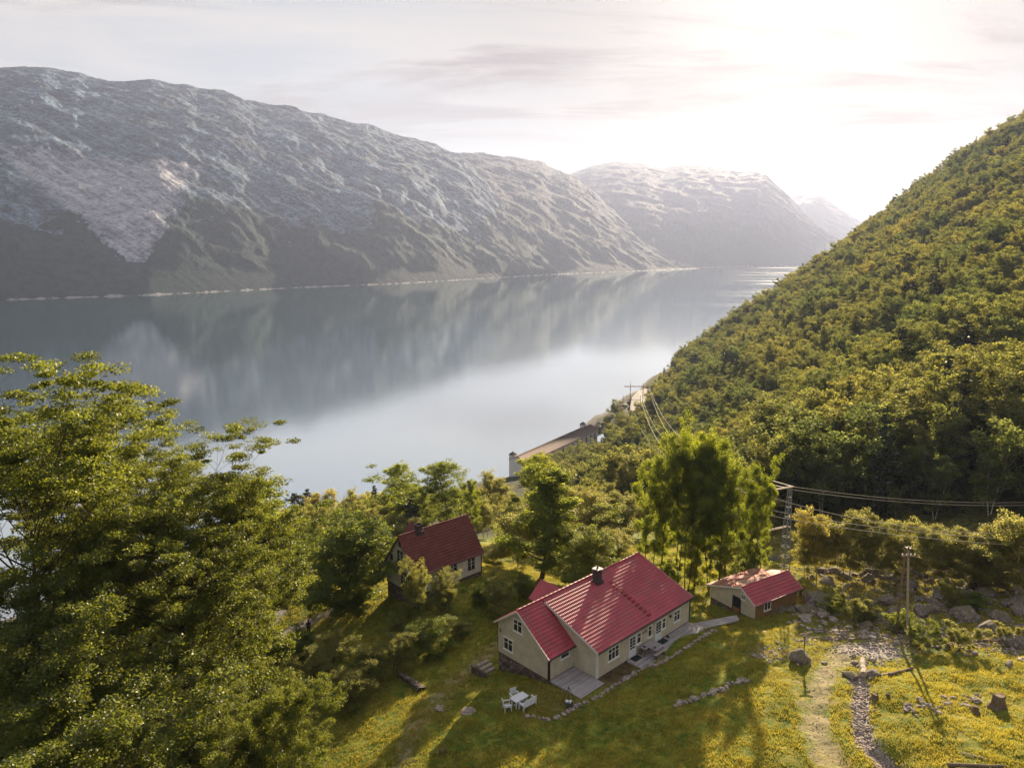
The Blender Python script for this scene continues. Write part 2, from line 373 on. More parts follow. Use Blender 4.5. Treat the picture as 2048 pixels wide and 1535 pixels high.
# ------------------------------------------------------------------ mountains
def interp(pts, x): p = np.array(pts, float); return np.interp(x, p[:, 0], p[:, 1])
def mountain(name, label, ridge, shore, ridge_s, cols, rows, amp, gfun, seed, mat, veg, back=0.35):
    """ridge/shore: skyline and waterline as (direction px, py); ridge_s: distance of the crest as (px, s)."""
    px = np.linspace(cols[0], cols[1], cols[2])
    ry = interp(ridge, px)
    sy = interp(shore, px)
    d_sh = np.array([atz(a, b, 0)[:2] for a, b in zip(px, sy)])
    sr = interp(ridge_s, px)
    top = np.array([ats(a, b, s) for a, b, s in zip(px, ry, sr)])
    nf = rows; nb = max(6, int(rows*0.25))
    t = np.r_[-0.03, np.linspace(0, 1, nf), 1+np.linspace(0, 1, nb+1)[1:]*back]
    T = t[:, None]
    XYm = d_sh[None]*(1-T)[..., None]+top[None, :, :2]*T[..., None]
    g = gfun(np.clip(T, 0, 1), px[None]/1000.0)
    Z = g*top[None, :, 2]
    over = np.clip(T-1, 0, None)/back
    Z = Z-over**1.5*0.18*top[None, :, 2]
    Z = np.where(T < 0, -15.0, Z)
    P = np.concatenate([XYm, Z[..., None]], -1)
    env = smooth01(np.clip(T, 0, 1)/0.12)*(1-0.75*smooth01((T-0.9)/0.1)*(T <= 1.0)-0.75*(T > 1.0))
    L0 = amp
    Q = P.copy(); Q[..., 2] *= 0.55
    # dipping gullies running down to the right
    along = (P[..., 0]*0.63+P[..., 1]*0.77)
    warp = fbm(Q/(L0*5), 3, seed+3)
    gul = fbm(np.stack([(along+P[..., 2]*0.62)/(L0*3.4)+warp*0.8, P[..., 2]/(L0*16.0)], -1), 5, seed+5, gain=0.58, ridged=True)
    big = fbm(Q/(L0*7), 4, seed)
    fin = fbm(Q/(L0*1.1), 4, seed+9, gain=0.6)
    dn = (big*1.5+gul*0.45+fin*0.24)*L0*env
    nrm = np.array([0.62, -0.5, 0.6])
    P = P+dn[..., None]*nrm
    P[..., 2] += (T[..., None]*0)[..., 0]
    vm = veg(np.broadcast_to(px[None], Z.shape), P, np.broadcast_to(np.clip(T, 0, 1.3), Z.shape), gul, big, fin)
    sh = np.broadcast_to(t[:, None], Z.shape)
    attr = np.stack([vm[0], vm[1], smooth01((0.5+9*fin+7*gul-P[..., 2])/3.0)], -1)
    me = np_mesh(name, P.reshape(-1, 3), grid_faces(len(t), len(px)), mat, True, {'cover': attr.reshape(-1, 3)})
    return tag(mkobj(name, me), label, kind='structure')
def mountain_material(name='granite_and_woods', dull=0.0):
    m, nt, o = new_mat(name)
    P = geopos(nt)
    a = nt.nodes.new('ShaderNodeAttribute'); a.attribute_name = 'cover'; s = nt.nodes.new('ShaderNodeSeparateColor'); L(nt, a.outputs[0], s.inputs[0])
    n1 = noise(nt, P, 0.010, 6, 0.65); n2 = noise(nt, P, 0.06, 5, 0.7)
    sp = nt.nodes.new('ShaderNodeSeparateXYZ'); L(nt, P, sp.inputs[0])
    al = math_(nt, 'ADD', math_(nt, 'ADD', math_(nt, 'MULTIPLY', sp.outputs[0], .63/22), math_(nt, 'MULTIPLY', sp.outputs[1], .77/22)), math_(nt, 'MULTIPLY', sp.outputs[2], .62/22))
    cb = nt.nodes.new('ShaderNodeCombineXYZ'); L(nt, al, cb.inputs[0]); L(nt, math_(nt, 'MULTIPLY', sp.outputs[2], 1/190), cb.inputs[1])
    n3 = noise(nt, cb.outputs[0], 1.0, 6, 0.68, 0.6)
    n4 = noise(nt, mapping(nt, P, (1, 1, 1.7)), 0.028, 7, 0.72)
    rock = ramp(nt, n1, [(0.33, (0.045, 0.075, 0.115)), (0.50, (0.10, 0.155, 0.215)), (0.68, (0.18, 0.25, 0.33))])  # blue of the distance haze is put into the grey rock colour
    rock = mixc(nt, 0.7, rock, ramp(nt, n3, [(0.38, (0.28, 0.29, 0.32)), (0.5, (0.8, 0.8, 0.8)), (0.6, (1.35, 1.35, 1.35))]), 'MULTIPLY')
    wood = ramp(nt, n2, [(0.35, (0.003, 0.018, 0.024)), (0.66, (0.014, 0.046, 0.050))])  # teal cast of hazy air is put into the woodland colour
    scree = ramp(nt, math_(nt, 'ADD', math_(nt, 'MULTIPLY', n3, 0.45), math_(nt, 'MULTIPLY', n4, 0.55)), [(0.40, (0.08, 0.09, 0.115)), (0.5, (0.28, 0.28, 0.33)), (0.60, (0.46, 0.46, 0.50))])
    vmask = ramp(nt, math_(nt, 'ADD', s.outputs[0], math_(nt, 'MULTIPLY', math_(nt, 'SUBTRACT', n2, 0.5), 1.3)), [(0.42, 0.0), (0.58, 1.0)])
    n5 = noise(nt, mapping(nt, P, (1, 1, 1.3), (0.3, 0.2, 0)), 0.085, 5, 0.75)
    rock = mixc(nt, 0.9, rock, ramp(nt, n5, [(0.40, (0.25, 0.32, 0.32)), (0.48, (0.85, 0.88, 0.88)), (0.60, (1.45, 1.42, 1.40))]), 'MULTIPLY')
    rock = mixc(nt, 0.85, rock, ramp(nt, n4, [(0.40, (0.22, 0.28, 0.30)), (0.49, (0.85, 0.85, 0.85)), (0.60, (1.3, 1.3, 1.3))]), 'MULTIPLY')
    if dull: rock = mixc(nt, dull, rock, (0.036, 0.048, 0.060))  # far granite dulled in colour to imitate fading by haze
    scree = mixc(nt, 0.7, scree, ramp(nt, n5, [(0.38, (0.35, 0.40, 0.40)), (0.48, (1.0, 1.0, 1.0)), (0.6, (1.35, 1.35, 1.35))]), 'MULTIPLY')
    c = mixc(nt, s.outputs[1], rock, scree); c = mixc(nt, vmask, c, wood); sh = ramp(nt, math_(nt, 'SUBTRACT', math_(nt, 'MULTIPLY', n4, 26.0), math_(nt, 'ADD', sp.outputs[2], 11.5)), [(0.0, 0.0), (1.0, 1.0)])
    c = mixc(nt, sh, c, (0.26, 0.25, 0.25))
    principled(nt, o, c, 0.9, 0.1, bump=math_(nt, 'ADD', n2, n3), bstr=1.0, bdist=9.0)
    return m
MM = mountain_material(); MF = mountain_material('haze_dulled_far_rock', 0.90)
def g_cliff(T, p):      # woods below, wall above, rounded shoulder
    return 0.20*smooth01(T/0.28)*0+np.where(T < 1, 1-(1-T)**(1.55), 1)
SH = [(-900, 690), (-300, 625), (0, 600), (300, 590), (600, 575), (800, 567), (1000, 555), (1100, 549), (1300, 541), (1400, 537), (1600, 533), (2000, 530)]
R1 = [(-900, 210), (-300, 160), (0, 149), (23, 146), (50, 147), (100, 148), (132, 158), (161, 161), (176, 168), (220, 175), (273, 174), (303, 170), (342, 177), (376, 181), (400, 190), (430, 191), (469, 200), (513, 216), (547, 219), (586, 224), (635, 234), (659, 243), (693, 252),
      (732, 255), (762, 268), (806, 277), (840, 285), (874, 295), (908, 312), (940, 335), (975, 372), (1010, 415), (1045, 460), (1080, 505), (1115, 540)]
R2 = [(780, 360), (860, 322), (908, 312), (950, 312), (1000, 316), (1040, 322), (1082, 329), (1102, 342), (1138, 352), (1174, 375), (1205, 403), (1240, 435), (1290, 478), (1340, 512), (1400, 535)]
R3 = [(1000, 400), (1080, 370), (1138, 352), (1180, 337), (1215, 330), (1242, 328), (1290, 331), (1325, 340), (1363, 333), (1405, 335), (1440, 340), (1480, 347), (1510, 345), (1530, 352), (1545, 365), (1570, 388), (1600, 420), (1650, 462), (1700, 495), (1780, 527)]
R4 = [(1450, 420), (1540, 395), (1575, 388), (1600, 386), (1625, 384), (1640, 392), (1660, 405), (1690, 425), (1740, 460), (1800, 490)]
R5 = [(1600, 430), (1672, 411), (1700, 405), (1745, 408), (1765, 420), (1790, 440), (1850, 470), (1950, 495), (2100, 497)]
def veg1(px, P, T, gul, big, fin):
    z = P[..., 2]
    low = smooth01((250+big*160+fin*60-z)/90)
    # woods fan out round the pale slabs
    w = np.clip((z-70)/270, 0, 1.2); e = np.minimum(px-(262-w*240), 285+w*110-px)/22+fin*1.6+gul*.7
    slab = smooth01(e*.5+.4)*smooth01((360+fin*70+gul*40-z)/40)*smooth01((z-60)/20)
    low = np.clip(low-slab*1.25, 0, 1)
    mid = smooth01((fin*0.8-gul*0.9+big*0.5+0.12)/0.45)*0.85
    return np.maximum(low, mid*(1-slab*(.75+.25*(gul > -.25)))), slab
def veg2(px, P, T, gul, big, fin):
    z = P[..., 2]; low = smooth01((420+big*240+fin*60-z)/260)
    return np.maximum(low, smooth01((fin*0.9-gul*0.8+0.42)/0.5)*0.85), np.zeros_like(z)
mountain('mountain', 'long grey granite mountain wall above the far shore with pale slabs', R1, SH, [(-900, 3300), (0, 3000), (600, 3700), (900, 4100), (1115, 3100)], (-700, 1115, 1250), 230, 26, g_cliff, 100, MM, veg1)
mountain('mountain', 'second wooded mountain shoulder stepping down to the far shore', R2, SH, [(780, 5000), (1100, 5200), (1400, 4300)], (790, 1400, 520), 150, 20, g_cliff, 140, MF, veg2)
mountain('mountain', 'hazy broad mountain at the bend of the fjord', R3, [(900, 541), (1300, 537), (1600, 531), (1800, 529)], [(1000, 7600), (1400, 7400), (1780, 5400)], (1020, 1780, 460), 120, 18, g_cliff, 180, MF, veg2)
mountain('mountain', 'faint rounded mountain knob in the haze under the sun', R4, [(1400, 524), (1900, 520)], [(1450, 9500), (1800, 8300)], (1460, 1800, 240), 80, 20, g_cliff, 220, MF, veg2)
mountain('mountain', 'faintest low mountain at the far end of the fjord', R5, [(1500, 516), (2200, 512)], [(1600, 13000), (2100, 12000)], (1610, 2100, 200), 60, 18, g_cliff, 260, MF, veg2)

# ------------------------------------------------------------------ materials for objects
def mat_plain(name, col, rough=0.6, spec=0.3, metal=0.0, var=0.25, scale=6.0, bstr=0.2):
    m, nt, o = new_mat(name); P = objco(nt); n = noise(nt, P, scale, 5, 0.65)
    lo = tuple(c*(1-var) for c in col); hi = tuple(min(1, c*(1+var)) for c in col)
    principled(nt, o, ramp(nt, n, [(0.35, lo), (0.65, hi)]), rough, spec, metal, bump=n, bstr=bstr, bdist=0.02); return m
def mat_siding(name, col, pitch=0.145, axis=2, var=0.16, dirt=(0.5, 0.45, 0.38)):
    m, nt, o = new_mat(name); P = objco(nt)
    s = nt.nodes.new('ShaderNodeSeparateXYZ'); L(nt, P, s.inputs[0])
    f = math_(nt, 'FRACT', math_(nt, 'DIVIDE', s.outputs[axis], pitch))
    n = noise(nt, P, 1.3, 5, 0.65); n2 = noise(nt, mapping(nt, P, (3, 3, 30) if axis == 2 else (30, 30, 2)), 1.0, 3, 0.6)
    lo = tuple(c*(1-var) for c in col); hi = tuple(min(1, c*(1+var*.6)) for c in col)
    c = ramp(nt, n, [(0.3, lo), (0.6, hi)])
    c = mixc(nt, 0.35, c, ramp(nt, n2, [(0.35, (0.72, 0.70, 0.66)), (0.65, (1.08, 1.08, 1.08))]), 'MULTIPLY')
    gap = ramp(nt, f, [(0.0, 0.0), (0.05, 0.0), (0.12, 1.0), (1.0, 1.0)])
    c = mixc(nt, math_(nt, 'MULTIPLY', math_(nt, 'SUBTRACT', 1.0, gap), 0.85), c, tuple(x*0.35 for x in col))
    h = math_(nt, 'ADD', math_(nt, 'MULTIPLY', math_(nt, 'SUBTRACT', 1.0, f), 1.0), math_(nt, 'MULTIPLY', gap, 1.2))
    principled(nt, o, c, 0.65, 0.25, bump=h, bstr=0.8, bdist=0.02); return m
def mat_foundation():
    m, nt, o = new_mat('stone_foundation'); P = objco(nt)
    v = nt.nodes.new('ShaderNodeTexVoronoi'); v.feature = 'DISTANCE_TO_EDGE'; v.inputs['Scale'].default_value = 1.9; L(nt, mapping(nt, P, (1, 1, 1.5)), v.inputs['Vector'])
    v2 = nt.nodes.new('ShaderNodeTexVoronoi'); v2.inputs['Scale'].default_value = 1.9; L(nt, mapping(nt, P, (1, 1, 1.5)), v2.inputs['Vector'])
    s = nt.nodes.new('ShaderNodeSeparateColor'); L(nt, v2.outputs['Color'], s.inputs[0])
    c = ramp(nt, s.outputs[0], [(0, (0.10, 0.075, 0.065)), (1, (0.27, 0.22, 0.20))])
    e = ramp(nt, v.outputs[0], [(0.0, 0.0), (0.09, 1.0)])
    c = mixc(nt, e, (0.05, 0.04, 0.035), c); n = noise(nt, P, 8, 4)
    principled(nt, o, c, 0.9, 0.15, bump=math_(nt, 'ADD', e, math_(nt, 'MULTIPLY', n, .5)), bstr=0.8, bdist=0.05); return m
def mat_roof(name, col, rough, var=0.18, spec=0.5):
    m, nt, o = new_mat(name); P = objco(nt); n = noise(nt, P, 0.9, 5, 0.6); n2 = noise(nt, P, 14, 3, 0.6)
    c = ramp(nt, n, [(0.3, tuple(x*(1-var) for x in col)), (0.7, tuple(x*(1+var) for x in col))])
    c = mixc(nt, 0.5, c, ramp(nt, n2, [(0.3, (0.75, 0.72, 0.72)), (0.7, (1.1, 1.1, 1.1))]), 'MULTIPLY')
    c = mixc(nt, math_(nt, 'MULTIPLY', ramp(nt, noise(nt, P, 1.7, 6, 0.72), [(0.50, 0.0), (0.64, 1.0)]), 0.45), c, (0.20, 0.10, 0.08))
    r = ramp(nt, n, [(0.3, rough), (0.7, rough+0.15)])
    principled(nt, o, c, r, spec); return m
def mat_deck():
    m, nt, o = new_mat('weathered_deck_boards'); P = objco(nt)
    s = nt.nodes.new('ShaderNodeSeparateXYZ'); L(nt, P, s.inputs[0])
    q = math_(nt, 'DIVIDE', s.outputs[1], 0.145); f = math_(nt, 'FRACT', q); idx = math_(nt, 'FLOOR', q)
    wn = nt.nodes.new('ShaderNodeTexWhiteNoise'); wn.noise_dimensions = '1D'; L(nt, idx, wn.inputs['W'])
    g = noise(nt, mapping(nt, P, (1.2, 18, 1)), 1.0, 4, 0.65); big = noise(nt, P, 0.8, 4, .6)
    c = ramp(nt, wn.outputs[0], [(0, (0.30, 0.28, 0.29)), (1, (0.46, 0.43, 0.44))])
    c = mixc(nt, 0.6, c, ramp(nt, g, [(0.3, (0.62, 0.60, 0.60)), (0.7, (1.1, 1.1, 1.1))]), 'MULTIPLY')
    c = mixc(nt, 0.6, c, ramp(nt, big, [(0.35, (0.75, 0.72, 0.70)), (0.65, (1.1, 1.1, 1.1))]), 'MULTIPLY')
    gap = ramp(nt, f, [(0.0, 0.0), (0.07, 0.0), (0.12, 1.0)])
    c = mixc(nt, gap, (0.05, 0.045, 0.04), c)
    principled(nt, o, c, 0.6, 0.4, bump=gap, bstr=0.6, bdist=0.02); return m
def mat_glass():
    m, nt, o = new_mat('window_glass'); P = objco(nt); n = noise(nt, P, 2.5, 2)
    principled(nt, o, ramp(nt, n, [(0.4, (0.012, 0.010, 0.010)), (0.62, (0.06, 0.05, 0.045))]), 0.06, 0.6); return m
def mat_rock(name='lichen_rock', moss=0.5, tint=(1, 1, 1)):
    m, nt, o = new_mat(name); P = geopos(nt)
    n1 = noise(nt, P, 1.1, 5, 0.65); n2 = noise(nt, P, 5.5, 5, 0.7)
    g = nt.nodes.new('ShaderNodeNewGeometry'); s = nt.nodes.new('ShaderNodeSeparateXYZ'); L(nt, g.outputs['Normal'], s.inputs[0])
    T = lambda c: tuple(a*b for a, b in zip(c, tint))
    c = ramp(nt, n2, [(0.33, T((0.08, 0.07, 0.065))), (0.52, T((0.20, 0.18, 0.17))), (0.68, T((0.42, 0.40, 0.39)))])
    mm = math_(nt, 'ADD', math_(nt, 'MULTIPLY', s.outputs[2], 0.5), math_(nt, 'MULTIPLY', n1, 1.0))
    mk = ramp(nt, mm, [(0.93-0.2*moss, 0.0), (1.05-0.2*moss, 1.0)])
    c = mixc(nt, math_(nt, 'MULTIPLY', mk, moss), c, (0.12, 0.11, 0.03))
    principled(nt, o, c, 0.85, 0.25, bump=math_(nt, 'ADD', n2, n1), bstr=0.8, bdist=0.12); return m
def mat_leaf(name, dark, light, trans, tmix=0.45, gloss=0.12, objvar=0.0, patch=False):
    m, nt, o = new_mat(name)
    a = nt.nodes.new('ShaderNodeAttribute'); a.attribute_name = 'tone'
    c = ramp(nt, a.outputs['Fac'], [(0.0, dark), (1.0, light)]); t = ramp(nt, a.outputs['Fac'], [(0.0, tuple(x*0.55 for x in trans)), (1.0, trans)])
    if objvar:
        oi = nt.nodes.new('ShaderNodeObjectInfo')
        v = ramp(nt, oi.outputs['Random'], [(0, (1-objvar, 1-objvar*0.8, 1-objvar)), (0.5, (1, 1, 1)), (0.8, (1+objvar, 1+objvar*.75, 1)), (1.0, (1+objvar*1.8, 1+objvar, 1))])
        c = mixc(nt, 1.0, c, v, 'MULTIPLY'); t = mixc(nt, 1.0, t, v, 'MULTIPLY')
    if patch:
        n = noise(nt, geopos(nt), 0.022, 3, 0.6, .5); v = ramp(nt, n, [(0.36, (0.62, 0.80, 0.78)), (0.48, (0.95, 1.0, 1.0)), (0.60, (1.15, 1.12, 1.0))])
        c = mixc(nt, 1.0, c, v, 'MULTIPLY'); t = mixc(nt, 1.0, t, v, 'MULTIPLY')
    d = nt.nodes.new('ShaderNodeBsdfDiffuse'); L(nt, c, d.inputs[0]); tr = nt.nodes.new('ShaderNodeBsdfTranslucent'); L(nt, t, tr.inputs[0])
    mx = nt.nodes.new('ShaderNodeMixShader'); mx.inputs[0].default_value = tmix; L(nt, d.outputs[0], mx.inputs[1]); L(nt, tr.outputs[0], mx.inputs[2])
    gl = nt.nodes.new('ShaderNodeBsdfGlossy'); gl.inputs['Roughness'].default_value = 0.45; gl.inputs[0].default_value = (0.9, 0.9, 0.8, 1)
    m2 = nt.nodes.new('ShaderNodeMixShader'); m2.inputs[0].default_value = gloss; L(nt, mx.outputs[0], m2.inputs[1]); L(nt, gl.outputs[0], m2.inputs[2])
    L(nt, m2.outputs[0], o.inputs['Surface']); return m
M = {}
M['cream'] = mat_siding('cream_siding', (0.56, 0.50, 0.38))
M['cream2'] = mat_siding('pale_siding', (0.60, 0.57, 0.48))
M['plank'] = mat_siding('cream_vertical_planks', (0.60, 0.54, 0.42), pitch=0.17, axis=1)
M['brown'] = mat_siding('brown_timber', (0.26, 0.145, 0.06), pitch=0.16)
M['white'] = mat_plain('white_paint', (0.74, 0.73, 0.70), 0.45, 0.4, var=0.08, scale=5)
M['furn'] = mat_plain('white_furniture_paint', (0.70, 0.72, 0.76), 0.45, 0.4, var=0.08, scale=9)
M['found'] = mat_foundation()
M['roof'] = mat_roof('red_metal_tile', (0.37, 0.048, 0.072), 0.42, var=0.24)
M['roof2'] = mat_roof('dark_red_clay_tile', (0.15, 0.042, 0.036), 0.6, spec=0.3)
M['rust'] = mat_roof('brown_corrugated_roof', (0.15, 0.12, 0.11), 0.85, spec=0.1)
M['dark'] = mat_plain('dark_painted_metal', (0.025, 0.022, 0.022), 0.4, 0.5, var=0.2)
M['iron'] = mat_plain('black_iron', (0.012, 0.012, 0.012), 0.5, 0.4, var=0.2)
M['brick'] = mat_plain('dark_slate_chimney', (0.07, 0.055, 0.055), 0.8, 0.2, var=0.5, scale=7, bstr=0.7)
M['cap'] = mat_plain('pale_metal_cap', (0.55, 0.50, 0.48), 0.35, 0.5, 0.3)
M['dframe'] = mat_plain('brown_window_frame', (0.06, 0.035, 0.03), 0.6, 0.3)
def mat_sheen_roof():
    m, nt, o = new_mat('sheen_painted_red_roof'); P = objco(nt); n = noise(nt, mapping(nt, P, (.55, .75, 1), (0, 0, .6)), 1.0, 6, 0.6, .4); n2 = noise(nt, P, 14, 3, 0.6)
    c = ramp(nt, n, [(0.38, (0.72, 0.56, 0.47)), (0.47, (0.55, 0.24, 0.18)), (0.54, (0.38, 0.07, 0.05))]); c = mixc(nt, 0.5, c, ramp(nt, n2, [(0.3, (0.75, 0.72, 0.72)), (0.7, (1.1, 1.1, 1.1))]), 'MULTIPLY')  # pale stops paint the sun sheen into the red roof colour
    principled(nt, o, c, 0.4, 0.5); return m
M['bleached'] = mat_sheen_roof()  # roof red with the sun sheen put into its colour
M['glass'] = mat_glass(); M['deck'] = mat_deck()
M['wood'] = mat_plain('weathered_wood', (0.17, 0.12, 0.085), 0.85, 0.15, var=0.4, scale=9, bstr=0.6)
M['pale_wood'] = mat_plain('grey_pine_wood', (0.36, 0.30, 0.24), 0.8, 0.2, var=0.3, scale=9, bstr=0.5)
M['steel'] = mat_plain('galvanised_steel', (0.24, 0.25, 0.26), 0.7, 0.3, 0.0, var=0.2)
M['cable'] = mat_plain('aluminium_cable', (0.50, 0.44, 0.34), 0.6, 0.3, 0.0, var=0.1)
M['armwood'] = mat_plain('bleached_timber_arm', (0.30, 0.24, 0.18), 0.8, 0.2)
M['bark'] = mat_plain('dark_bark', (0.075, 0.055, 0.04), 0.9, 0.1, var=0.5, scale=5, bstr=0.8)
M['palebark'] = mat_plain('birch_bark', (0.38, 0.34, 0.28), 0.85, 0.15, var=0.55, scale=4, bstr=0.6)
M['rock'] = mat_rock('lichen_rock', 0.55, (1.0, 0.93, 0.88)); M['stone'] = mat_rock('pale_edging_stone', 0.15, (1.7, 1.55, 1.5))
M['concrete'] = mat_plain('concrete', (0.26, 0.24, 0.22), 0.85, 0.2, var=0.15, scale=2)
M['mat'] = mat_plain('dark_mat_and_opening_shade', (0.03, 0.035, 0.035), 0.95, 0.05)
M['red'] = mat_plain('faded_red_paint', (0.28, 0.03, 0.03), 0.6, 0.3)
M['navy'] = mat_plain('dark_blue_enamel', (0.02, 0.025, 0.05), 0.3, 0.5)
M['cloth'] = mat_plain('dark_red_brown_coat', (0.045, 0.018, 0.02), 0.9, 0.1)
M['trouser'] = mat_plain('black_trousers', (0.015, 0.015, 0.02), 0.9, 0.1)
M['skin'] = mat_plain('skin', (0.45, 0.26, 0.18), 0.6, 0.3, var=0.1); M['hair'] = mat_plain('dark_hair', (0.02, 0.014, 0.01), 0.6, 0.3)
M['blue'] = mat_plain('blue_grey_tarpaulin', (0.30, 0.38, 0.48), 0.4, 0.4)
LF = {}
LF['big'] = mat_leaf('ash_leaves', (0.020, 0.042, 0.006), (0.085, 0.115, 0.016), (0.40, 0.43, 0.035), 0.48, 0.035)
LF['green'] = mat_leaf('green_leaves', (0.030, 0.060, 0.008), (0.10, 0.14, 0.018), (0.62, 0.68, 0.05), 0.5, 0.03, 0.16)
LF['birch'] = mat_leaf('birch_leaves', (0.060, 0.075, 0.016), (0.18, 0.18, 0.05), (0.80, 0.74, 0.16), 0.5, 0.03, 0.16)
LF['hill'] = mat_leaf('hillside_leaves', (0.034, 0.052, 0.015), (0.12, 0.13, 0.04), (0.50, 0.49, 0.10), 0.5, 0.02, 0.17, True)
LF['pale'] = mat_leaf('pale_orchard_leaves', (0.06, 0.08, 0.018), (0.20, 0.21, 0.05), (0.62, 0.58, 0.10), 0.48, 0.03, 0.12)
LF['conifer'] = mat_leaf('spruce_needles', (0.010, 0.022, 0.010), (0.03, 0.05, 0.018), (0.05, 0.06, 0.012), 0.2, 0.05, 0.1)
LF['grass'] = mat_leaf('grass_blades', (0.06, 0.11, 0.010), (0.34, 0.28, 0.06), (0.60, 0.50, 0.06), 0.48, 0.02)

# ------------------------------------------------------------------ box / tube builder
class MB:
    def __init__(s): s.v = []; s.f = []
    def poly(s, pts, faces):
        k = len(s.v); s.v += [tuple(map(float, p)) for p in pts]; s.f += [tuple(k+i for i in f) for f in faces]; return s
    def box(s, x0, x1, y0, y1, z0, z1):
        x0, x1 = min(x0, x1), max(x0, x1); y0, y1 = min(y0, y1), max(y0, y1)
        return s.poly([(x, y, z) for x in (x0, x1) for y in (y0, y1) for z in (z0, z1)],
                      [(0, 1, 3, 2), (4, 6, 7, 5), (0, 4, 5, 1), (2, 3, 7, 6), (0, 2, 6, 4), (1, 5, 7, 3)])
    def beam(s, a, b, w, h=None, up=(0, 0, 1)):
        h = h or w; a = np.array(a, float); b = np.array(b, float); d = b-a; d /= np.linalg.norm(d)
        upv = np.array(up, float)
        if abs(d@upv) > 0.98: upv = np.array([1.0, 0, 0])
        r = np.cross(d, upv); r /= np.linalg.norm(r); q = np.cross(r, d)
        P = [c+r*sx*w/2+q*sz*h/2 for c in (a, b) for sx in (-1, 1) for sz in (-1, 1)]
        return s.poly(P, [(0, 1, 3, 2), (4, 6, 7, 5), (0, 4, 5, 1), (2, 3, 7, 6), (0, 2, 6, 4), (1, 5, 7, 3)])
    def tube(s, pts, rad, n=6, cap=True):
        V, F = tube(np.array(pts, float), np.array(rad, float)*np.ones(len(pts)), n); k = len(s.v)
        s.v += [tuple(p) for p in V]; s.f += [tuple(k+i for i in f) for f in F]
        if cap:
            s.f.append(tuple(k+i for i in range(n))[::-1]); s.f.append(tuple(k+(len(pts)-1)*n+i for i in range(n)))
        return s
    def prism(s, prof, x0, x1):       # prof: (y,z) outline
        n = len(prof); P = [(x0, y, z) for y, z in prof]+[(x1, y, z) for y, z in prof]
        return s.poly(P, [tuple(range(n))[::-1], tuple(range(n, 2*n))]+[(i, (i+1) % n, n+(i+1) % n, n+i) for i in range(n)])
    def mesh(s, name, mat, smooth=False):
        me = bpy.data.meshes.new(name); me.from_pydata(s.v, [], s.f); me.materials.append(mat); me.validate()
        if smooth: me.polygons.foreach_set('use_smooth', np.ones(len(me.polygons), bool))
        return me
    def obj(s, name, mat, parent=None, loc=(0, 0, 0), rot=(0, 0, 0), bevel=0.0, smooth=False):
        o = mkobj(name, s.mesh(name, mat, smooth), parent, loc, rot)
        if bevel:
            b = o.modifiers.new('bevel', 'BEVEL'); b.width = bevel; b.segments = 1
        return o
def tube(P, R, n=6):
    P = np.asarray(P, float); k = len(P)
    D = np.gradient(P, axis=0); D /= np.linalg.norm(D, axis=1)[:, None]+1e-9
    ref = np.array([0.31, 0.17, 0.93]) if abs(D[0]@np.array([0.31, 0.17, 0.93])) < 0.95 else np.array([1.0, 0, 0])
    A = np.cross(D, ref); A /= np.linalg.norm(A, axis=1)[:, None]+1e-9; B = np.cross(D, A)
    th = np.arange(n)*2*math.pi/n
    V = P[:, None]+R[:, None, None]*(A[:, None]*np.cos(th)[None, :, None]+B[:, None]*np.sin(th)[None, :, None])
    i = np.arange(k-1)[:, None]*n+np.arange(n)[None]; j = np.arange(k-1)[:, None]*n+(np.arange(n)[None]+1) % n
    return V.reshape(-1, 3), np.stack([i.ravel(), j.ravel(), (j+n).ravel(), (i+n).ravel()], 1)

# ------------------------------------------------------------------ buildings
def tile_roof(name, mat, parent, u0, u1, vr, zr, ve, ze, pu=0.2, pc=0.35, thick=0.07, relief=1.0):
    """one roof slope from the ridge (vr, zr) to the eave (ve, ze); local frame x=u, y=-v"""
    Ls = math.hypot(ve-vr, ze-zr); nu = int((u1-u0)/pu*5)+1; nc = int(round(Ls/pc)); rows = []
    for k in range(nc):
        for a in (0.0, 0.5, 0.97): rows.append(((k+a)/nc, a))
    rows.append((1.0, 1.0)); T = np.array([r[0] for r in rows]); S = np.array([r[1] for r in rows])
    U = np.linspace(u0, u1, nu); n = np.array([0, -(zr-ze), abs(ve-vr)*1.0]); n = np.array([0, -1*np.sign(ve-vr)*(zr-ze), abs(ve-vr)])/Ls
    Y = -(vr+(ve-vr)*T); Z = zr+(ze-zr)*T
    corr = np.sin(2*math.pi*U/pu); corr = np.where(corr > 0, corr, corr*0.3)*0.016*relief
    off = corr[None]+(0.019*relief*S)[:, None]
    P = np.stack([np.broadcast_to(U, off.shape), Y[:, None]+off*n[1], Z[:, None]+off*n[2]], -1).reshape(-1, 3)
    F = grid_faces(len(T), nu)
    b = MB()
    lo = [(u0, -vr, zr-thick*1.2), (u1, -vr, zr-thick*1.2), (u1, -ve, ze-thick), (u0, -ve, ze-thick)]
    hi = [(u0, -vr, zr-0.004), (u1, -vr, zr-0.004), (u1, -ve, ze-0.004), (u0, -ve, ze-0.004)]
    k = len(P); P = np.concatenate([P, np.array(lo+hi)])
    F2 = np.array([[0, 1, 2, 3], [0, 4, 5, 1], [1, 5, 6, 2], [2, 6, 7, 3], [3, 7, 4, 0]])+k
    me = np_mesh(name, P, np.concatenate([F, F2]), mat)
    return mkobj(name, me, parent)
def wbox(b, plane, c, a0, a1, z0, z1, d0, d1):
    """box lying on a wall; plane 'v': wall v=c, a=u ; plane 'u': wall u=c, a=v ; d = distance outwards"""
    if plane == 'v': b.box(a0, a1, -(c+d0), -(c+d1), z0, z1)
    elif plane == 'u': b.box(c-d0, c-d1, -a0, -a1, z0, z1)
    else: b.box(c+d0, c+d1, -a0, -a1, z0, z1)
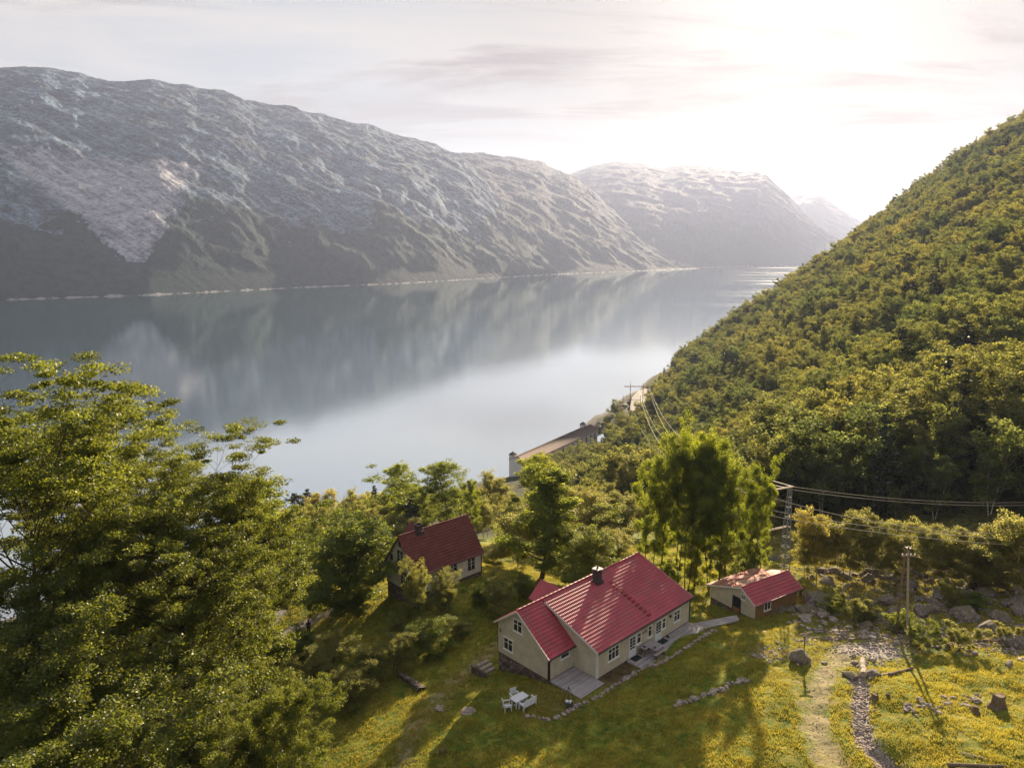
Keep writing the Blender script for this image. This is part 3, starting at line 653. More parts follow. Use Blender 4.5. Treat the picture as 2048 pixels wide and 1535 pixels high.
def window(parent, plane, c, a0, a1, z0, z1, cols=2, top=0.3, fm=None, fw=0.09, rows=None, sashm=None, label=None):
    fm = fm or M['white']; b = MB()
    wbox(b, plane, c, a0, a0+fw, z0, z1, 0, .045); wbox(b, plane, c, a1-fw, a1, z0, z1, 0, .045)
    wbox(b, plane, c, a0+fw, a1-fw, z1-fw, z1, 0, .045); wbox(b, plane, c, a0+fw, a1-fw, z0, z0+fw, 0, .045)
    wbox(b, plane, c, a0-.04, a1+.04, z1, z1+.045, 0, .08)
    f = b.obj('window', fm, parent)
    if label: f['label'] = label
    s = MB(); w = (a1-a0-2*fw)/cols
    wbox(s, plane, c, a0-.05, a1+.05, z0-.05, z0, 0, .10); s.obj('sill', fm, f)
    s = MB()
    for k in range(1, cols): wbox(s, plane, c, a0+fw+k*w-.035, a0+fw+k*w+.035, z0+fw, z1-fw, .002, .040)
    zt = z1-fw-(z1-z0)*top
    if top: wbox(s, plane, c, a0+fw, a1-fw, zt-.025, zt+.025, .004, .036)
    for r in (rows or []):
        zz = z0+(z1-z0)*r; wbox(s, plane, c, a0+fw, a1-fw, zz-.014, zz+.014, .004, .034)
    if cols > 1 or top: s.obj('sash', sashm or fm, f)
    g = MB(); wbox(g, plane, c, a0+fw, a1-fw, z0+fw, z1-fw, .001, .014); g.obj('pane', M['glass'], f)
    return f
def chimney(parent, u, v, z0, z1, w, d, cap=True):
    b = MB(); b.box(u-w/2, u+w/2, -v-d/2, -v+d/2, z0, z1); b.box(u-w/2-.05, u+w/2+.05, -v-d/2-.05, -v+d/2+.05, z1-.12, z1)
    b.box(u-w/2-.14, u+w/2+.14, -v-d/2-.14, -v+d/2+.14, z0, z0+(z1-z0)*.36)
    c = b.obj('chimney', M['brick'], parent)
    if cap:
        k = MB(); k.box(u-w/2-.06, u+w/2+.06, -v-d/2-.06, -v+d/2+.06, z1+.12, z1+.17)
        for sx in (-1, 1):
            for sy in (-1, 1): k.box(u+sx*(w/2-.08)-.03, u+sx*(w/2-.08)+.03, -v+sy*(d/2-.08)-.03, -v+sy*(d/2-.08)+.03, z1, z1+.12)
        k.obj('chimney_cap', M['cap'], c)
        k = MB(); k.tube([(u, -v, z1+.17), (u, -v, z1+.42)], [.11, .09], 8); k.obj('chimney_pot', M['brick'], c)
def bargeboard(parent, u, pts, mat, side=-1, w=0.16, t=0.035):
    b = MB()
    for (v0, z0), (v1, z1) in zip(pts[:-1], pts[1:]): b.prism([(-v0, z0-w), (-v1, z1-w), (-v1, z1), (-v0, z0)], u, u+side*t)
    return b.obj('bargeboard', mat, parent)

def farmhouse():
    t = thing('farmhouse', 'cream boarded farmhouse with a bright red ridged roof and two decks', 'house', H1O, H1Y)
    Lw, Lm, a, b1, b2 = 3.06, 13.83, 2.65, 3.59, 6.24; hr, hw, hm, ha, o = 4.88, 2.22, 2.55, 2.98, .27
    sw, sm, sa = (hr-hw)/b1, (hr-hm)/b2, (hr-ha)/a
    w = MB(); w.prism([(a, 0), (a, ha), (0, hr), (-b2, hm), (-b2, 0)], 0, Lm); w.obj('wall', M['cream'], t)
    w = MB(); w.prism([(a, 0), (a, ha), (0, hr), (-b1, hw), (-b1, 0)], -Lw, 0.0); w.obj('wing_wall', M['cream'], t)
    f = MB(); f.prism([(a-.03, -3.2), (a-.03, -.001), (-b1+.03, -.001), (-b1+.03, -1.2)], -Lw+.03, .03); f.box(.03, Lm-.03, a-.03, -b2+.03, -3.2, -.002); f.obj('foundation', M['found'], t)
    f = MB(); f.box(-Lw-.025, -Lw, a, -b1, -.10, .02); f.obj('base_board', M['wood'], t)
    f = MB(); f.box(-Lw-.03, -Lw+.14, a, a+.03, 0, ha-.12); f.obj('corner_board', M['dframe'], t)
    dz = .10
    tile_roof('roof', M['roof'], t, -.22, Lm+o, 0, hr+dz, b2+o, hm-o*sm+dz)['label'] = 'bright red ridged front slope'
    tile_roof('roof', M['roof'], t, -Lw-o, Lm+o, 0, hr+dz, -a-o, ha-o*sa+dz)
    tile_roof('wing_roof', M['roof'], t, -Lw-o, -.012, 0, hr+dz-.03, b1+o, hw-o*sw+dz-.03)
    r = MB(); n = 64; r.tube([(x, 0, hr+dz+.045) for x in np.linspace(-Lw-o, Lm+o, n)], [.085+.02*(k % 2) for k in range(n)], 8); r.obj('ridge_cap', M['roof'], t)
    bargeboard(t, -Lw-o, [(-a-o, ha-o*sa+dz), (0, hr+dz), (b1+o, hw-o*sw+dz-.02)], M['white'])
    bargeboard(t, -.225, [(0.35, hr+dz-.35*sm), (b2+o, hm-o*sm+dz)], M['white'])
    bargeboard(t, Lm+o+.035, [(-a-o, ha-o*sa+dz), (0, hr+dz), (b2+o, hm-o*sm+dz)], M['white'])
    g = MB(); z = hm-o*sm+dz-.07; g.tube([(-.2, -b2-o-.05, z), (Lm+o, -b2-o-.05, z)], .06, 8); g.obj('gutter', M['dark'], t)
    g = MB(); z = hw-o*sw+dz-.10; g.tube([(-Lw-o, -b1-o-.05, z), (0, -b1-o-.05, z)], .06, 8); g.obj('gutter', M['dark'], t)
    g = MB(); g.tube([(-Lw+.05, -b1-o-.03, z-.05), (-Lw+.03, -b1-.07, z-.32), (-Lw+.03, -b1-.07, .02)], .045, 8); g.obj('downpipe', M['dark'], t)
    g = MB(); z = hm-o*sm+dz-.1; g.tube([(Lm-.05, -b2-o-.03, z-.05), (Lm-.03, -b2-.07, z-.3), (Lm-.03, -b2-.07, .02)], .045, 8); g.obj('downpipe', M['dark'], t)
    g = MB(); g.box(-.03, .0, -b2+.13, -b2-.03, 0, hm-.06); g.box(-.03, .13, -b2-.03, -b2, 0, hm-.03); g.obj('corner_board', M['white'], t)
    g = MB(); g.box(-Lw-.03, -Lw, -b1+.13, -b1-.03, 0, hw-.06); g.box(-Lw-.03, -Lw+.13, -b1-.03, -b1, 0, hw-.03); g.obj('corner_board', M['dframe'], t)
    g = MB(); g.box(Lm, Lm+.03, -b2+.13, -b2-.03, 0, hm-.06); g.box(Lm-.13, Lm+.03, -b2-.03, -b2, 0, hm-.03); g.obj('corner_board', M['white'], t)
    window(t, 'u', -Lw, -1.92, -.72, .60, 1.78); window(t, 'u', -Lw, -.70, .44, 2.84, 4.0)
    window(t, 'v', b1, -1.68, -.52, 1.24, 1.76, 1, 0)
    window(t, 'v', b2, 1.36, 2.92, .92, 2.12, 3)
    window(t, 'v', b2, 5.40, 6.08, .92, 2.0, 1); window(t, 'v', b2, 7.08, 7.72, .90, 2.04, 1)
    window(t, 'v', b2, 9.28, 9.88, .86, 1.96, 1); window(t, 'v', b2, 11.18, 12.24, .82, 1.94, 2)
    for u0, u1 in ((4.30, 5.32), (8.22, 9.22)):
        d = MB(); wbox(d, 'v', b2, u0, u0+.1, 0, 2.0, 0, .06); wbox(d, 'v', b2, u1-.1, u1, 0, 2.0, 0, .06); wbox(d, 'v', b2, u0+.1, u1-.1, 1.9, 2.0, 0, .06)
        d = d.obj('door', M['white'], t)
        l = MB(); wbox(l, 'v', b2, u0+.1, u1-.1, .02, .80, 0, .03); wbox(l, 'v', b2, u0+.1, u1-.1, .98, 1.06, 0, .03); l.obj('door_leaf', M['furn'], d)
        l = MB(); wbox(l, 'v', b2, u0+.1, u1-.1, .80, .98, 0, .02); wbox(l, 'v', b2, u0+.1, u1-.1, 1.06, 1.9, 0, .02); l.obj('pane', M['glass'], d)
        l = MB()
        for q in (1.3, 1.6): wbox(l, 'v', b2, u0+.1, u1-.1, q, q+.03, .021, .032)
        wbox(l, 'v', b2, (u0+u1)/2-.015, (u0+u1)/2+.015, 1.06, 1.9, .021, .034); l.obj('sash', M['white'], d)
        k = MB(); k.tube([(u0+.2, -b2-.03, .95), (u0+.2, -b2-.09, .95), (u0+.32, -b2-.09, .95)], .012, 6); k.obj('door_handle', M['steel'], d)
        c = MB(); wbox(c, 'v', b2, u0-.05, u1+.05, 2.0, 2.05, 0, .16); c.obj('door_hood', M['white'], d)
    l = MB(); wbox(l, 'v', b2, 10.5, 10.64, 1.66, 1.86, 0, .14); l.tube([(10.57, -b2-.08, 1.86), (10.57, -b2-.08, 1.93)], [.09, .02], 6); l.obj('wall_lamp', M['iron'], t)
    l = MB(); wbox(l, 'v', b2, 6.22, 6.98, 1.60, 1.84, 0, .03); s = l.obj('sign_board', M['pale_wood'], t)
    for u in (6.34, 6.72):
        l = MB(); wbox(l, 'v', b2, u, u+.14, 1.62, 1.82, .03, .045); l.obj('red_motif', M['red'], s)
    # antler skull trophy on the gable
    l = MB(); l.tube([(-Lw-.02, 2.30, 2.0), (-Lw-.09, 2.30, 2.14), (-Lw-.07, 2.30, 2.26)], [.035, .06, .05], 6)
    for sy in (-1, 1):
        l.tube([(-Lw-.07, 2.30, 2.24), (-Lw-.10, 2.30+sy*.16, 2.34), (-Lw-.14, 2.30+sy*.22, 2.58)], [.018, .015, .006], 5)
        l.tube([(-Lw-.10, 2.30+sy*.16, 2.34), (-Lw-.2, 2.30+sy*.12, 2.46)], [.013, .005], 5)
    l.obj('antler_trophy', M['dframe'], t)
    chimney(t, 6.45, .8, 4.3, 5.85, .62, .62)
    # snow-ladder brackets down the roof
    b = MB()
    for k in range(11):
        v = 1.5+k*.44; z = hr+dz-v*sm+.05; b.box(7.45, 7.85, -v-.13, -v+.03, z-.02, z+.05); b.box(7.5, 7.54, -v-.1, -v+.1, z-.04, z+.09); b.box(7.76, 7.80, -v-.1, -v+.1, z-.04, z+.09)
    b.obj('roof_step', M['red'], t)
    # back annex gable
    az = 4.55
    w = MB(); w.prism([(-1.4, 0), (-1.4, 3.4), (0, az-.12), (1.4, 3.4), (1.4, 0)], 0, 1)
    w.v = [(3.2+y, 0.6+x*2.6, z-(1.9 if z == 0 else 0)) for x, y, z in w.v]; w.obj('annex_wall', M['cream'], t)
    r = MB()
    for s_ in (-1, 1):
        P = [(3.2, .5, az), (3.2, 3.4, az), (3.2+s_*1.7, 3.4, az-1.35), (3.2+s_*1.7, .5, az-1.35)]
        r.poly(P+[(x, y, z-.08) for x, y, z in P], [(0, 1, 2, 3), (4, 7, 6, 5), (0, 4, 5, 1), (1, 5, 6, 2), (2, 6, 7, 3), (3, 7, 4, 0)])
    r.obj('annex_roof', M['roof'], t)
    # decks
    d = MB(); d.box(-Lw+.05, -.02, -b1-.04, -7.1, -.16, .0); d.v = [(x, y, z) for x, y, z in d.v]; d.obj('deck', M['deck'], t)
    d = MB(); d.box(4.05, 13.75, -b2-.04, -8.0, -.18, -.03); d.obj('deck', M['deck'], t)['label'] = 'long deck along the front doors'
    d = MB(); d.box(4.0, 4.05, -b2-.04, -8.05, -.2, -.02); d.box(4.05, 13.75, -8.0, -8.05, -.2, -.02); d.obj('deck_edge', M['pale_wood'], t)
    return t
farmhouse()

def second_house():
    t = thing('farmhouse', 'pale boarded house with a steep dark red tiled roof behind the fruit trees', 'house', H2O, H2Y)
    Lx, a, b = 9.34, 2.82, 2.65; hr, hb, ha, o = 6.02, 2.58, 2.45, .16
    sb, sa = (hr-hb)/b, (hr-ha)/a; dz = .09
    w = MB(); w.prism([(a, 0), (a, ha), (0, hr), (-b, hb), (-b, 0)], 0, Lx); w.obj('wall', M['cream2'], t)
    f = MB(); f.box(.03, Lx-.03, a-.03, -b+.03, -3.2, -.002); f.obj('foundation', M['found'], t)
    f = MB(); f.box(-.03, Lx+.03, -b-.03, -b, -.08, .08); f.box(-.03, 0, a, -b, -.08, .06); f.obj('base_board', M['dframe'], t)
    tile_roof('roof', M['roof2'], t, -o-.05, Lx+o, 0, hr+dz, b+o+.1, hb-(o+.1)*sb+dz, .24, .33)
    tile_roof('roof', M['roof2'], t, -o-.05, Lx+o, 0, hr+dz, -a-o-.1, ha-(o+.1)*sa+dz, .24, .33)
    r = MB(); n = 40; r.tube([(x, 0, hr+dz+.05) for x in np.linspace(-o-.05, Lx+o, n)], [.09+.02*(k % 2) for k in range(n)], 8); r.obj('ridge_cap', M['roof2'], t)
    for u, sd in ((-o-.05, -1), (Lx+o+.035, -1)): bargeboard(t, u, [(-a-o-.1, ha-(o+.1)*sa+dz), (0, hr+dz), (b+o+.1, hb-(o+.1)*sb+dz)], M['dframe'], sd, .2)
    for q in ((-.03, .10), (Lx-.10, Lx+.03)):
        g = MB(); g.box(q[0], q[1], -b-.03, -b, 0, hb-.05); g.obj('corner_board', M['dframe'], t)
    g = MB(); g.box(-.03, 0, a-.12, a+.02, 0, ha-.1); g.obj('corner_board', M['dframe'], t); g = MB(); g.box(-.03, 0, -b+.12, -b, 0, hb-.1); g.obj('corner_board', M['dframe'], t)
    z = hb-(o+.1)*sb+dz-.05; g = MB(); g.tube([(-o, -b-o-.14, z), (Lx+o, -b-o-.14, z)], .05, 8); g.obj('gutter', M['dark'], t)
    g = MB(); g.tube([(.04, -b-o-.1, z-.05), (.04, -b-.07, z-.25), (.04, -b-.07, 0)], .04, 6); g.obj('downpipe', M['dark'], t)
    def win(*q, **k): return window(t, *q, fm=M['dframe'], sashm=M['white'], fw=.07, **k)
    win('u', 0, .12, 1.14, .76, 2.14, cols=2, top=0, rows=(.38, .66)); win('u', 0, 1.62, 2.28, 1.1, 2.12, cols=1, top=0, rows=(.5,))
    win('u', 0, -.50, .52, 3.10, 4.38, cols=2, top=0, rows=(.38, .66)); win('u', 0, -1.92, -1.46, 2.98, 3.46, cols=1, top=0); win('u', 0, 1.42, 1.84, 3.12, 3.55, cols=1, top=0); win('u', 0, -.19, .22, 4.96, 5.44, cols=1, top=0)
    win('v', b, 7.32, 8.27, .78, 2.06, cols=2, top=0, rows=(.38, .66)); win('v', b, 4.74, 5.70, 1.36, 2.16, cols=2, top=0, rows=(.5,)); win('v', b, 3.06, 4.0, 1.1, 2.08, cols=2, top=0, rows=(.5,))
    chimney(t, 2.45, .05, 5.7, 6.85, .62, .62, False)
    az = 5.62; uc = 5.3
    w = MB(); w.prism([(-1.9, 0), (-1.9, 3.4), (0, az-.12), (1.9, 3.4), (1.9, 0)], 0, 1)
    w.v = [(uc-1.1+y, 1.0+x*2.9, z-(1.9 if z == 0 else 0)) for x, y, z in w.v]; w.obj('annex_wall', M['cream2'], t)
    for s_ in (-1, 1):
        r = MB(); c = uc-1.1; P = [(c, .4, az), (c, 4.1, az), (c+s_*2.15, 4.1, az-2.4), (c+s_*2.15, .4, az-2.4)]
        r.poly(P+[(x, y, z-.08) for x, y, z in P], [(0, 1, 2, 3), (4, 7, 6, 5), (0, 4, 5, 1), (1, 5, 6, 2), (2, 6, 7, 3), (3, 7, 4, 0)])
        r.obj('annex_roof', M['roof2'], t)
second_house()

def shed():
    t = thing('shed', 'small cream and brown shed with a low red roof beside the boulders', 'shed', H3O, H3Y)
    Lx, a, b = 6.74, 4.32, 1.55; hr, hb, ha, o = 2.88, 1.88, 1.42, .36
    sb, sa = (hr-hb)/b, (hr-ha)/a; dz = .08
    w = MB(); w.prism([(a, 0), (a, ha), (0, hr), (-b, hb), (-b, 0)], 0, .12); w.obj('wall', M['plank'], t)['label'] = 'cream gable end of upright planks'
    w = MB(); w.prism([(a, 0), (a, ha-.02), (0, hr-.02), (-b, hb-.02), (-b, 0)], .12, Lx); w.obj('wall', M['brown'], t)['label'] = 'brown timber side'
    f = MB(); f.box(.04, Lx-.04, a-.04, -b+.04, -1.6, -.002); f.obj('foundation', M['found'], t)
    tile_roof('roof', M['roof'], t, -o, Lx+o, 0, hr+dz, b+o, hb-o*sb+dz)
    tile_roof('roof', M['bleached'], t, -o, Lx+o, 0, hr+dz, -a-o, ha-o*sa+dz)['label'] = 'red far slope with pale sun sheen painted in'
    r = MB(); r.tube([(x, 0, hr+dz+.04) for x in np.linspace(-o, Lx+o, 30)], .08, 8); r.obj('ridge_cap', M['roof'], t)
    for u in (-o, Lx+o+.03): bargeboard(t, u, [(-a-o, ha-o*sa+dz), (0, hr+dz), (b+o, hb-o*sb+dz)], M['white'], -1, .15)
    z = hb-o*sb+dz-.06; g = MB(); g.tube([(-o, -b-o-.05, z), (Lx+o, -b-o-.05, z)], .05, 8); g.obj('gutter', M['dark'], t)
    window(t, 'u', 0, -.18, .32, 1.55, 2.1, 2, 0, fw=.06); window(t, 'v', b, 1.42, 2.46, .52, 1.56, 2, 0, fw=.08)
    d = MB(); wbox(d, 'u', 0, -1.28, -1.18, -.55, 1.55, 0, .06); wbox(d, 'u', 0, -.28, -.18, -.55, 1.5, 0, .06); wbox(d, 'u', 0, -1.18, -.28, 1.42, 1.55, 0, .06); d = d.obj('door', M['dframe'], t)
    l = MB(); wbox(l, 'u', 0, -1.18, -.28, .35, 1.42, .004, .012); l.obj('dark_opening_panel', M['mat'], d)  # dark panel stands in for the shaded interior above the half door
    l = MB(); wbox(l, 'u', 0, -1.18, -.28, -.52, .35, .002, .04); l.obj('half_door', M['brown'], d)
    l = MB(); wbox(l, 'u', 0, -.30, -.24, .4, .46, .06, .10); l.obj('latch', M['iron'], d)
shed()
b = MB(); P0 = np.array([(x, y) for x, y in [hloc(H1O, H1Y, 13.78, 6.7)[:2], hloc(H1O, H1Y, 13.78, 8.0)[:2], atz(1479, 1238, 64.0)[:2], atz(1473, 1228, 64.0)[:2]]])
zt = [64.62, 64.62, 63.95, 63.95]; P = [(x, y, z) for (x, y), z in zip(P0, zt)]
org = P[0]; P = [tuple(np.array(p)-np.array(org)) for p in P]
b.poly(P+[(x, y, z-.14) for x, y, z in P], [(0, 1, 2, 3), (4, 7, 6, 5), (0, 4, 5, 1), (1, 5, 6, 2), (2, 6, 7, 3), (3, 7, 4, 0)])
tag(b.obj('boardwalk', M['deck'], None, org), 'narrow plank walkway from the long deck to the shed door', 'boardwalk')

def power_station():
    d = np.array([.545, .84]); d /= np.linalg.norm(d); yaw = math.atan2(d[1], d[0])
    t = thing('power_station', 'long white power station with brown roof and corner turrets by the fjord', 'building', (2.6, 306.5, 0.5), yaw)
    hw = 4.4; w = MB(); w.prism([(hw, -3), (hw, 8.1), (0, 10.1), (-hw, 8.1), (-hw, -3)], 0, 70); w.obj('wall', M['white'], t)
    for s_, nm in ((-1, 'roof'), (1, 'roof')):
        tile_roof('roof', M['rust'], t, -.3, 70.3, 0, 10.35, -s_*(hw+.5), 8.1, 0.9, 20, .15, 3)
    for u in (1.1, 68.6):
        b = MB(); b.box(u-1.2, u+1.2, hw-2.2, hw+.2, -3, 10.3); q = b.obj('turret', M['white'], t)
        r = MB(); c = (u, hw-1.0); r.poly([(u-1.5, c[1]-1.5, 10.3), (u+1.5, c[1]-1.5, 10.3), (u+1.5, c[1]+1.5, 10.3), (u-1.5, c[1]+1.5, 10.3), (u, c[1], 11.6)], [(3, 2, 1, 0), (0, 1, 4), (1, 2, 4), (2, 3, 4), (3, 0, 4)])
        r.tube([(u, c[1], 11.5), (u, c[1], 12.6)], .04, 5); r.obj('turret_roof', M['brick'], q)
    for k in range(14):
        u = 4+k*4.8; window(t, 'v', hw, u, u+1.3, 3.6, 6.8, 2, .3, fm=M['dframe'])
power_station()

# ------------------------------------------------------------------ furniture
def frame_from(px, z):
    P = [atz(a, b, z) for a, b in px]; c = sum(P)/len(P); return P, c
def garden_table():
    P, c = frame_from([(1019, 1396.8), (1044.7, 1383.3), (1058, 1392), (1032.5, 1406)], 64.95)
    ax = (P[1]-P[0]+P[2]-P[3])/2; ay = (P[0]-P[3]+P[1]-P[2])/2; yaw = math.atan2(ax[1], ax[0]); lx = np.linalg.norm(ax[:2]); ly = np.linalg.norm(ay[:2])
    g = gz(c[0], c[1]); h = 0.72
    t = thing('garden_table', 'white slatted garden table between two armchairs and a bench', 'table', (c[0], c[1], g), yaw)
    b = MB()
    n = 7
    for k in range(n): b.box(-lx/2, lx/2, -ly/2+k*ly/n+.008, -ly/2+(k+1)*ly/n-.004, h-.035, h)
    b.obj('table_top', M['furn'], t, bevel=.004)
    b = MB(); b.box(-lx/2+.06, lx/2-.06, -ly/2+.06, -ly/2+.09, h-.12, h-.036); b.box(-lx/2+.06, lx/2-.06, ly/2-.09, ly/2-.06, h-.12, h-.036); b.box(-lx/2+.06, -lx/2+.09, -ly/2+.091, ly/2-.091, h-.12, h-.036); b.box(lx/2-.09, lx/2-.06, -ly/2+.091, ly/2-.091, h-.12, h-.036)
    b.box(-lx/2+.1, lx/2-.1, -.03, .03, .18, .24); b.obj('apron', M['furn'], t)
    for sx in (-1, 1):
        for sy in (-1, 1):
            b = MB(); b.box(sx*(lx/2-.13)-.04, sx*(lx/2-.13)+.04, sy*(ly/2-.13)-.04, sy*(ly/2-.13)+.04, -.05, h-.036); b.obj('leg', M['furn'], t)
    return c, yaw, lx, ly
def seat(name, label, cat, x, y, yaw, w):
    """garden armchair or bench; the sitter looks along local +y"""
    t = thing(name, label, cat, (x, y, gz(x, y)), yaw, None)
    d = .52; hs = .40
    b = MB()
    for k in range(5): b.box(-w/2+.07, w/2-.07, -d/2+.02+k*d/5, -d/2+(k+1)*d/5-.02, hs-.025, hs)
    b.obj('seat', M['furn'], t)
    b = MB()
    for k in range(4 if w < 1 else 4): z = .48+k*.105; b.box(-w/2+.07, w/2-.07, -d/2-.04-k*.018, -d/2-.065-k*.018, z, z+.07)
    for s in ((-1, 1) if w < 1 else (-1, 0, 1)): b.beam((s*(w/2-.11), -d/2-.03, .38), (s*(w/2-.11), -d/2-.11, .92), .05, .03)
    b.box(-w/2+.04, w/2-.04, -d/2-.09, -d/2-.13, .90, .97); b.obj('backrest', M['furn'], t)
    for s in (-1, 1):
        b = MB(); b.box(s*(w/2)-.045, s*(w/2)+.045, -d/2-.06, d/2+.06, .62, .655); b.obj('armrest', M['furn'], t)
        for yy in (-d/2, d/2):
            b = MB(); b.box(s*(w/2-.02)-.035, s*(w/2-.02)+.035, yy-.035, yy+.035, -.05, .62); b.obj('leg', M['furn'], t)
    b = MB(); b.box(-w/2+.05, w/2-.05, d/2-.03, d/2, hs-.11, hs-.026); b.box(-w/2+.05, w/2-.05, -d/2, -d/2+.03, hs-.11, hs-.026); b.obj('rail', M['furn'], t)
tc_, ty, tl, tw = garden_table()
def offs(c, yaw, dx, dy): return c[0]+dx*math.cos(yaw)-dy*math.sin(yaw), c[1]+dx*math.sin(yaw)+dy*math.cos(yaw)
x, y = offs(tc_, ty, .15, -tw/2-.42); seat('garden_bench', 'white slatted garden bench with its back towards the lawn slope', 'bench', x, y, ty, 1.35)
x, y = offs(tc_, ty, -tl/2-.38, .25); seat('garden_chair', 'white garden armchair at the narrow outer end of the table', 'chair', x, y, ty-math.pi/2-.45, .68)
x, y = offs(tc_, ty, -.05+.30, tw/2+.42); seat('garden_chair', 'white garden armchair between the table and the house wall', 'chair', x, y, ty+math.pi-.25, .68)

def picnic():
    O = H1O; cs = (math.cos(H1Y), math.sin(H1Y))
    zt = .02-.03
    t = thing('picnic_table', 'grey wooden corner table on the long deck by the front doors', 'table', hloc(O, H1Y, 6.6, 7.1, -.03), H1Y)
    b = MB()      # L-shaped top
    b.box(-1.0, .85, .68, .05, .70, .745); b.box(-.45, .85, .045, -.70, .702, .747); b.obj('table_top', M['deck'], t)
    for x, y in ((-.9, .55), (-.9, .15), (.75, .55), (.75, -.6), (-.35, -.6)):
        b = MB(); b.box(x-.04, x+.04, y-.04, y+.04, 0, .70); b.obj('leg', M['wood'], t)
    b = MB(); b.beam((-.35, -.58, .3), (.75, -.58, .3), .05); b.beam((.75, -.6, .3), (.75, .55, .3), .05); b.obj('brace', M['wood'], t)
    t2 = thing('wooden_bench', 'low backless wooden bench on the deck in front of the corner table', 'bench', hloc(O, H1Y, 6.66, 8.0-.12, -.03), H1Y+.02)
    b = MB(); b.box(-.75, .75, -.16, -.01, .40, .44); b.box(-.75, .75, .01, .16, .40, .44); b.obj('seat', M['pale_wood'], t2)
    for x in (-.58, .58):
        b = MB(); b.box(x-.03, x+.03, -.14, .14, 0, .40); b.box(x-.05, x+.05, -.19, .19, 0, .05); b.obj('leg', M['wood'], t2)
    t3 = thing('wooden_bench', 'wooden bench half hidden against the house wall behind the corner table', 'bench', hloc(O, H1Y, 6.3, 6.52, -.03), H1Y)
    b = MB(); b.box(-.8, .8, -.14, .14, .41, .45); b.obj('seat', M['wood'], t3)
    for x in (-.6, .6):
        b = MB(); b.box(x-.03, x+.03, -.13, .13, 0, .41); b.obj('leg', M['wood'], t3)
    p = hloc(O, H1Y, 6.45, 7.5, .717); b = MB(); b.tube([(0, 0, 0), (0, 0, .16)], [.075, .06], 10); b.tube([(.06, 0, .03), (.12, 0, .08), (.06, 0, .13)], .012, 5)
    tag(b.obj('jug', M['navy'], None, p, smooth=False), 'small dark blue jug standing on the grey corner table', 'jug')
    p = hloc(O, H1Y, 5.95, 6.75, .717); b = MB(); b.tube([(0, 0, 0), (0, 0, .03), (0, 0, .05)], [.06, .12, .13], 10)
    tag(b.obj('bowl', M['iron'], None, p), 'small black bowl on the corner table near the wall', 'bowl')
    for u, lab in ((4.95, 'dark doormat at the door nearest the garden table'), (9.0, 'dark doormat at the door nearest the shed')):
        b = MB(); b.box(-.48, .48, -.3, .3, 0, .025); tag(b.obj('doormat', M['mat'], None, hloc(O, H1Y, u, 6.62, -.026), (0, 0, H1Y)), lab, 'doormat')
    p = hloc(O, H1Y, 9.95, 6.55, -.03); b = MB()
    for dx in (-.08, .08): b.tube([(dx, -.12, .03), (dx, 0, .05), (dx, .1, .06), (dx, .13, .2)], [.045, .05, .05, .05], 6)
    tag(b.obj('boots', M['iron'], None, p, (0, 0, H1Y)), 'pair of dark boots beside the doormat on the deck', 'boots')
picnic()
def firepit():
    x, y = onground(1137, 1413)[:2]; z = gz(x, y)
    t = thing('fire_tripod', 'black iron cooking tripod over a fire pan beside the small deck', 'tripod', (x, y, z))
    for k, a in enumerate((0.5, 2.6, 4.7)):
        b = MB(); b.tube([(.72*math.cos(a), .72*math.sin(a), -.05), (0, 0, 1.75)], .022, 6); b.obj('leg', M['iron'], t)
    b = MB(); b.tube([(0, 0, 1.75), (0, 0, .95)], .008, 4); b.obj('chain', M['iron'], t)
    q = thing('fire_pan', 'round black fire pan under the iron tripod', 'fire pan', (x, y, z))
    b = MB(); b.tube([(0, 0, .18), (0, 0, .25), (0, 0, .36), (0, 0, .37)], [.12, .28, .38, .36], 16); b.obj('pan', M['iron'], q)
    for a in (0, 2.1, 4.2):
        b = MB(); b.tube([(.2*math.cos(a), .2*math.sin(a), -.03), (.2*math.cos(a), .2*math.sin(a), .24)], .02, 5); b.obj('leg', M['iron'], q)
    for k, (dx, dy) in enumerate(((-.12, .06), (.1, .0))):
        b = MB(); b.box(-.13, .13, -.09, .09, 0, .16); tag(b.obj('firewood_bag', M['furn'], None, (x+dx, y+dy, z+.37), (.2, .1, k), .0), ('crumpled', 'upright')[k]+' white paper bundle lying in the fire pan', 'bundle')
firepit()

